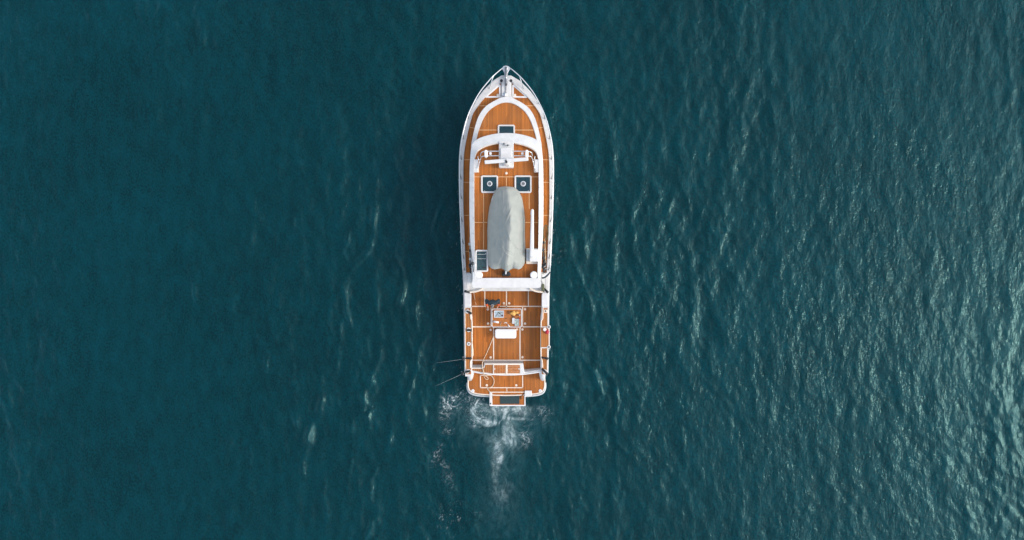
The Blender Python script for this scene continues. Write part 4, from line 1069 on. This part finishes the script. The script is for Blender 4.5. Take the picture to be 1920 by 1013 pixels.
tag(tube('thin_line', ropepts([(887.8, 546, 2.1), (888.8, 552, 1.7), (890.4, 561, zt - .01), (892.6, 571.5, zt - .01)]), .018, 'rope', None, 6, loc=P(890, 560, zt)), 'short thin cream line hanging from the port cabin corner', 'line')
tag(tube('coiled_line', ropepts([(884.8, 640, Z_CAP + .06), (886, 650, Z_CAP - .1), (887, 660, Z_CAP - .3), (887.2, 668, Z_CAP - .45)]), [.03] * 19, 'rope', None, 6, loc=P(886, 655, 1.6)), 'cream line hanging inside the port bulwark', 'line')

# ------------------------------------------------------------------ fishing rods
def rod(label, butt, tip, bend=0.0, mat='rodline', r=.014, reel=True, name='fishing_rod', group='fishing rods', grip=.55):
    a, b = Vector(butt), Vector(tip)
    o = thing(name, label, 'fishing rod', butt, group)
    d = (b - a); L = d.length; d.normalize()
    g = a + d * grip
    tube('grip', [a, a + d * .1, g], [.03, .026, .024], 'black', o, 8)
    pts = []
    for k in range(11):
        t = k / 10; q = g.lerp(b, t); q.z -= bend * t * t; pts.append(q)
    tube('blank', pts, [r * (1 - .55 * k / 10) for k in range(11)], mat, o, 6)
    if reel:
        c = a + d * (grip * .85) + Vector((0, 0, .03))
        s = d.cross(Vector((0, 0, 1))).normalized() if abs(d.z) < .95 else Vector((1, 0, 0))
        rl = tube('reel', [c - s * .085, c + s * .085], .075, 'reel', o, 12)
        tube('reel_handle', [c + s * .085, c + s * .15, c + s * .15 + d * .06], .012, 'steel', rl, 6)
    return o
# two set out to port over the water
rod('rod reaching out over the port side from the bulwark ahead of the stern cap', P(884, 671.4, Z_CAP + .25), P(818, 681, 2.6), .15, 'rodline', .007)
rod('rod trailing out to port from the stern corner socket', P(881.5, 694.5, Z_CAP + .25), P(816, 725, 2.3), .25, 'rodline', .008)
# standing in sockets: seen almost end on
def short_rod(label, x, y, dx, dy, z0=Z_CAP + .05, l=.62, gr='rods standing in the sockets'):
    a = P(x, y, z0); b = Vector((a.x + dx * .0316, a.y - dy * .0316, z0 + l))
    o = thing('rod_holder', label, 'rod holder', tuple(a), gr)
    tube('holder_tube', [a, a.lerp(b, .5), b], [.06, .065, .075], 'black', o, 10)
    c = a.lerp(b, .65)
    tube('clamp', [c + Vector((-.10, .05, 0)), c + Vector((.10, -.05, 0))], .035, 'reel', o, 8)
    return o
short_rod('black rod holder leaning inboard from the forward port socket', 876.6, 584.2, 7, 2.4)
short_rod('black rod holder lying across the second port socket', 875.6, 619, 8, -.2, l=.3)
short_rod('black rod holder on the port cap where a rod reaches out', 875, 672, 8.5, -1, l=.3)
short_rod('black rod holder across the stern port socket', 873.6, 697.6, 7, -2.4, l=.25)
short_rod('black rod holder on the starboard cap aft of the boarding gate', 1017, 670.6, 9.5, 1, l=.3)
short_rod('black rod holder across the stern starboard socket', 1016.5, 692, 9.5, 8, l=.25)
short_rod('black rod holder pointing out at the port cabin corner', 881, 549, -8, -3, l=.35)
short_rod('black rod holder on the starboard shoulder by the cabin corner', 1020.5, 541.5, 6, 6.5, l=.25)
# bundles stowed on the side decks, leaning on the deckhouse
for k, (x0, y0, x1, y1, m) in enumerate([(1019.2, 511, 1018.6, 441, 'netting'), (1021.0, 512, 1019.6, 452, 'reel'), (1023.6, 509, 1021.4, 447, 'cane'), (1018.2, 514, 1017.6, 462, 'reel')]):
    rod(('rod lying nearest the cabin on the starboard side deck', 'dark rod second from the cabin on the starboard side deck', 'pale cane rod stowed outermost on the starboard side deck', 'short dark rod against the starboard cabin wall')[k],
        P(x0, y0, 2.15 + .05 * k), P(x1, y1, 2.75 + .1 * k), 0, m, .024 if m != 'cane' else .03, k != 2, group='rods stowed on the starboard side deck')
for k, (x0, y0, x1, y1, m) in enumerate([(881.8, 512, 880.6, 444, 'gelgrey'), (883.0, 513, 882.0, 460, 'reel'), (887.6, 510, 883.2, 468, 'reel')]):
    rod(('pale rod stowed outermost on the port side deck', 'dark rod in the middle on the port side deck', 'dark rod leaning on the port cabin coaming')[k],
        P(x0, y0, 2.2 if k < 2 else 4.6), P(x1, y1, 2.8 + .1 * k if k < 2 else 4.62), 0, m, .024, True, group='rods stowed on the port side deck')
for k, (x, y) in enumerate([(882.2, 470), (882.4, 486), (881.8, 500), (881.4, 458)]):
    c = P(x, y, 2.7); o = thing('fishing_reel', ('reel on the port side deck rods, below the dark hatch corner', 'reel halfway along the port side deck rods', 'reel at the aft end of the port side deck rods', 'foremost reel on the port side deck rods')[k], 'reel', tuple(c), 'reels on stowed rods')
    tube('spool', [c + Vector((-.08, 0, 0)), c + Vector((.08, 0, 0))], .075, 'reel' if k % 2 == 0 else 'gelgrey', o, 12)
    tube('handle', [c + Vector((.08, 0, 0)), c + Vector((.12, .05, .02))], .014, 'steel', o, 6)
for k, (x, y) in enumerate([(1018.6, 455), (1018.2, 469), (1018.8, 484), (1020.4, 491), (1018.4, 501), (1020.6, 505)]):
    c = P(x, y, 2.75); o = thing('fishing_reel', 'dark reel on the rod bundle, number %d counted from the net hoop' % (k + 1), 'reel', tuple(c), 'reels on stowed rods')
    o['label'] = ('foremost dark reel of the starboard rod bundle, next to the net', 'second dark reel aft of the landing net', 'third dark reel aft of the landing net', 'fourth dark reel aft of the landing net', 'dark reel beside the cabin near the aft end of the starboard rods', 'aftmost dark reel of the starboard rod bundle')[k]
    tube('spool', [c + Vector((-.07, 0, 0)), c + Vector((.07, 0, 0))], .085, 'reel', o, 12)
    tube('handle', [c + Vector((.07, 0, 0)), c + Vector((.12, .05, .02))], .014, 'steel', o, 6)
# landing net
net = thing('landing_net', 'landing net with oval hoop on the starboard side deck', 'landing net', tuple(P(1023, 450, 2.0)))
hoop = [(1023.4 + 4.8 * math.cos(a), 436 + 14 * math.sin(a)) for a in np.linspace(0, 2 * math.pi, 28, endpoint=False)]
tube('hoop', [P(x, y, 2.32) for x, y in hoop], .022, 'netting', net, 6, True)
tube('handle', [P(1023.2, 450, 2.3), P(1022.2, 470, 2.25), P(1021.6, 500, 2.2)], .022, 'reel', net, 6)
vs, fs = [], []
for k in range(-4, 5):                       # knotted mesh of the bag
    for j in range(2):
        pass
def net_string(p0, p1, sag):
    pts = [Vector(p0).lerp(Vector(p1), t) for t in np.linspace(0, 1, 7)]
    for q, t in zip(pts, np.linspace(0, 1, 7)): q.z -= sag * 4 * t * (1 - t)
    b0 = len(vs)
    for q in pts: vs.extend([(q.x - .004, q.y, q.z), (q.x + .004, q.y, q.z), (q.x, q.y + .004, q.z + .004)])
    for i in range(6):
        for c in range(3): fs.append([b0 + 3 * i + c, b0 + 3 * i + (c + 1) % 3, b0 + 3 * i + 3 + (c + 1) % 3, b0 + 3 * i + 3 + c])
for k in range(-5, 6):
    w = math.sqrt(max(0, 1 - (k / 6) ** 2))
    net_string(P(1023.4 + 4.7 * k / 6, 436 - 14 * w, 2.32), P(1023.4 + 4.7 * k / 6, 436 + 14 * w, 2.32), .25 * w)
for k in range(-12, 13):
    w = math.sqrt(max(0, 1 - (k / 13) ** 2))
    net_string(P(1023.4 - 4.7 * w, 436 + 14 * k / 13, 2.32), P(1023.4 + 4.7 * w, 436 + 14 * k / 13, 2.32), .25 * w)
nb = make('netting', vs, fs, 'netting', net); nb['kind'] = 'stuff'
# dark blade on the starboard rail with its pale sleeve
bl = thing('paddle', 'dark paddle laid across the starboard rail beside the white aft beam', 'paddle', tuple(P(1023, 516, 2.6)))
prism('blade', sm([(1016, 519.8), (1020, 519.4), (1026, 514.6), (1030.8, 509.8), (1031.6, 512), (1027, 518), (1021, 522.2), (1016.6, 522.8)], 2, True), 2.75, 2.70, 'jacket', bl, .01)
prism('sleeve', [(1017, 518.6), (1024, 513.6), (1030, 510), (1026, 514.4), (1020, 519)], 2.78, 2.72, 'cushion', bl, .006)
tag(rbox('deck_bag', 1015.4, 533, 1021, 546, 2.3, 2.02, 'netting', None, 1.6, .05, loc=P(1018, 540, 2.0)), 'dark olive bag tucked at the starboard cabin corner', 'bag')
# red and white floats on the boarding gate
fl = P(1025.8, 622.6, Z_CAP + .15)
tag(blob('float', fl, (.12, .13, .10), 'red', None, .02, 2, 4, loc=P(1025.8, 622.6, Z_CAP)), 'dark red float lying on the boarding gate', 'float')
tag(lathe('bait_tub', P(1021.2, 617.6, Z_CAP), [(.09, Z_CAP + .06), (.10, Z_CAP + .17), (.10, Z_CAP + .19), (.07, Z_CAP + .20)], 'cushion', None, 16, loc=P(1021.2, 617.6, Z_CAP)), 'round white lidded tub on the boarding gate by the red float', 'tub')

# ------------------------------------------------------------------ the person at the table
pc = P(923.2, 575.2, Z_SOLE + 1.62)
base = Vector((pc.x, pc.y + .2, Z_SOLE + .012))
person = thing('person', 'person in dark jacket with orange cuffs leaning over the cockpit table', 'person', tuple(base))
def skin_obj(name, joints, edges, mat, parent, root=0, sub=2):
    me = bpy.data.meshes.new(name)
    me.from_pydata([Vector(j[:3]) for j in joints], edges, [])
    o = bpy.data.objects.new(name, me); COL.objects.link(o); o.parent = parent
    md = o.modifiers.new('skin', 'SKIN')
    if not me.skin_vertices: 
        bm = bmesh.new(); bm.from_mesh(me); bm.verts.layers.skin.verify(); bm.to_mesh(me); bm.free()
    sv = me.skin_vertices[0].data
    for i, j in enumerate(joints):
        r = j[3]; sv[i].radius = (r, r) if not isinstance(r, tuple) else r
        sv[i].use_root = (i == root)
    md.use_smooth_shade = True
    s = o.modifiers.new('sub', 'SUBSURF'); s.levels = sub; s.render_levels = sub
    me.materials.append(MAT[mat])
    return o
Y0 = -.2    # head y relative to the base; the person faces aft (-y)
J = [(0, .08, .92, (.18, .14)), (0, .07, 1.10, (.18, .14)), (0, .04, 1.28, (.22, .15)), (0, -.05, 1.42, (.16, .12)), (0, -.12, 1.50, .06), (0, -.17, 1.56, .055),
     (.22, .02, 1.41, .115), (.37, .20, 1.22, .090), (.375, -.04, 1.03, .066), (.325, -.16, .93, .050),
     (-.22, .02, 1.41, .115), (-.37, .20, 1.22, .090), (-.375, -.04, 1.03, .066), (-.325, -.16, .93, .050)]
Eg = [(0, 1), (1, 2), (2, 3), (3, 4), (4, 5), (3, 6), (6, 7), (7, 8), (8, 9), (3, 10), (10, 11), (11, 12), (12, 13)]
skin_obj('jacket', J, Eg, 'jacket', person)
Jl = [(0, .06, .90, .12), (.10, .06, .82, .10), (.12, .04, .47, .072), (.13, .08, .10, .052), (.14, -.10, .045, .045),
      (-.10, .06, .82, .10), (-.12, .04, .47, .072), (-.13, .08, .10, .052), (-.14, -.10, .045, .045)]
skin_obj('trousers', Jl, [(0, 1), (1, 2), (2, 3), (3, 4), (0, 5), (5, 6), (6, 7), (7, 8)], 'trousers', person)
# head with face, ears and hair
hc = Vector((0, -.20, 1.64))
rs = []
hv, hf = [], []
for i in range(15):
    th = math.pi * i / 14
    for k in range(20):
        a = 2 * math.pi * k / 20
        d = Vector((math.sin(th) * math.cos(a), math.sin(th) * math.sin(a), math.cos(th)))
        q = Vector((d.x * .078, d.y * .098, d.z * .118))
        if d.y < -.3 and d.z < 0: q.y *= 1.0; q.x *= (1 + .25 * d.z)
        if d.y < -.85 and abs(d.x) < .3 and -.35 < d.z < .1: q.y -= .020            # nose
        if abs(d.x) > .93 and abs(d.z) < .35 and abs(d.y) < .3: q.x *= 1.14        # ears
        if d.y < -.8 and .05 < d.z < .25 and .2 < abs(d.x) < .5: q.y += .008       # eye sockets
        hv.append(hc + q + base)
for i in range(14):
    for k in range(20): hf.append([i * 20 + k, i * 20 + (k + 1) % 20, (i + 1) * 20 + (k + 1) % 20, (i + 1) * 20 + k])
head = make('head', hv, hf, 'skin', person, True)
for sx in (-1, 1):
    blob('eye', base + hc + Vector((sx * .030, -.090, .015)), (.011, .008, .008), 'black', head, seg=8, ring=6)
blob('mouth', base + hc + Vector((0, -.088, -.050)), (.022, .008, .006), 'red', head, seg=8, ring=6)
blob('hair', base + hc + Vector((0, .016, .026)), (.088, .102, .106), 'hair', head, .02, 5, 6, 20, 12)
band_pts = [base + hc + Vector((.080 * math.cos(a), .02 + .098 * math.sin(a), .055)) for a in np.linspace(.15, math.pi - .15, 12)]
tube('headband', band_pts, .018, 'capband', head, 6)
# hands: palm and five fingers closing on the table edge and the tray
for sx in (-1, 1):
    wj = Vector((sx * .315, -.19, .915))
    tube('cuff', [base + Vector((sx * .372, -.05, 1.025)), base + Vector((sx * .345, -.12, .965)), base + wj], [.074, .068, .05], 'orange', person, 12)
    tipy, z0 = -.34, .83
    J = [(wj.x, wj.y, wj.z, (.030, .022)), (wj.x - sx * .02, wj.y - .05, wj.z - .04, (.042, .018)), (wj.x - sx * .03, wj.y - .09, wj.z - .065, (.042, .016))]
    E2 = [(0, 1), (1, 2)]
    for fi_, (off, ln) in enumerate(((-.033, .065), (-.011, .080), (.011, .075), (.032, .058))):
        b = len(J)
        J += [(wj.x - sx * .03 + off, wj.y - .10, wj.z - .066, .010), (wj.x - sx * .035 + off * 1.2, wj.y - .10 - ln * .6, wj.z - .075, .009), (wj.x - sx * .04 + off * 1.2, wj.y - .10 - ln, wj.z - .105, .008)]
        E2 += [(2, b), (b, b + 1), (b + 1, b + 2)]
    b = len(J)
    J += [(wj.x - sx * .065, wj.y - .045, wj.z - .055, .011), (wj.x - sx * .085, wj.y - .085, wj.z - .085, .009)]
    E2 += [(1, b), (b, b + 1)]
    skin_obj('hand', J, E2, 'skin', person, sub=1)
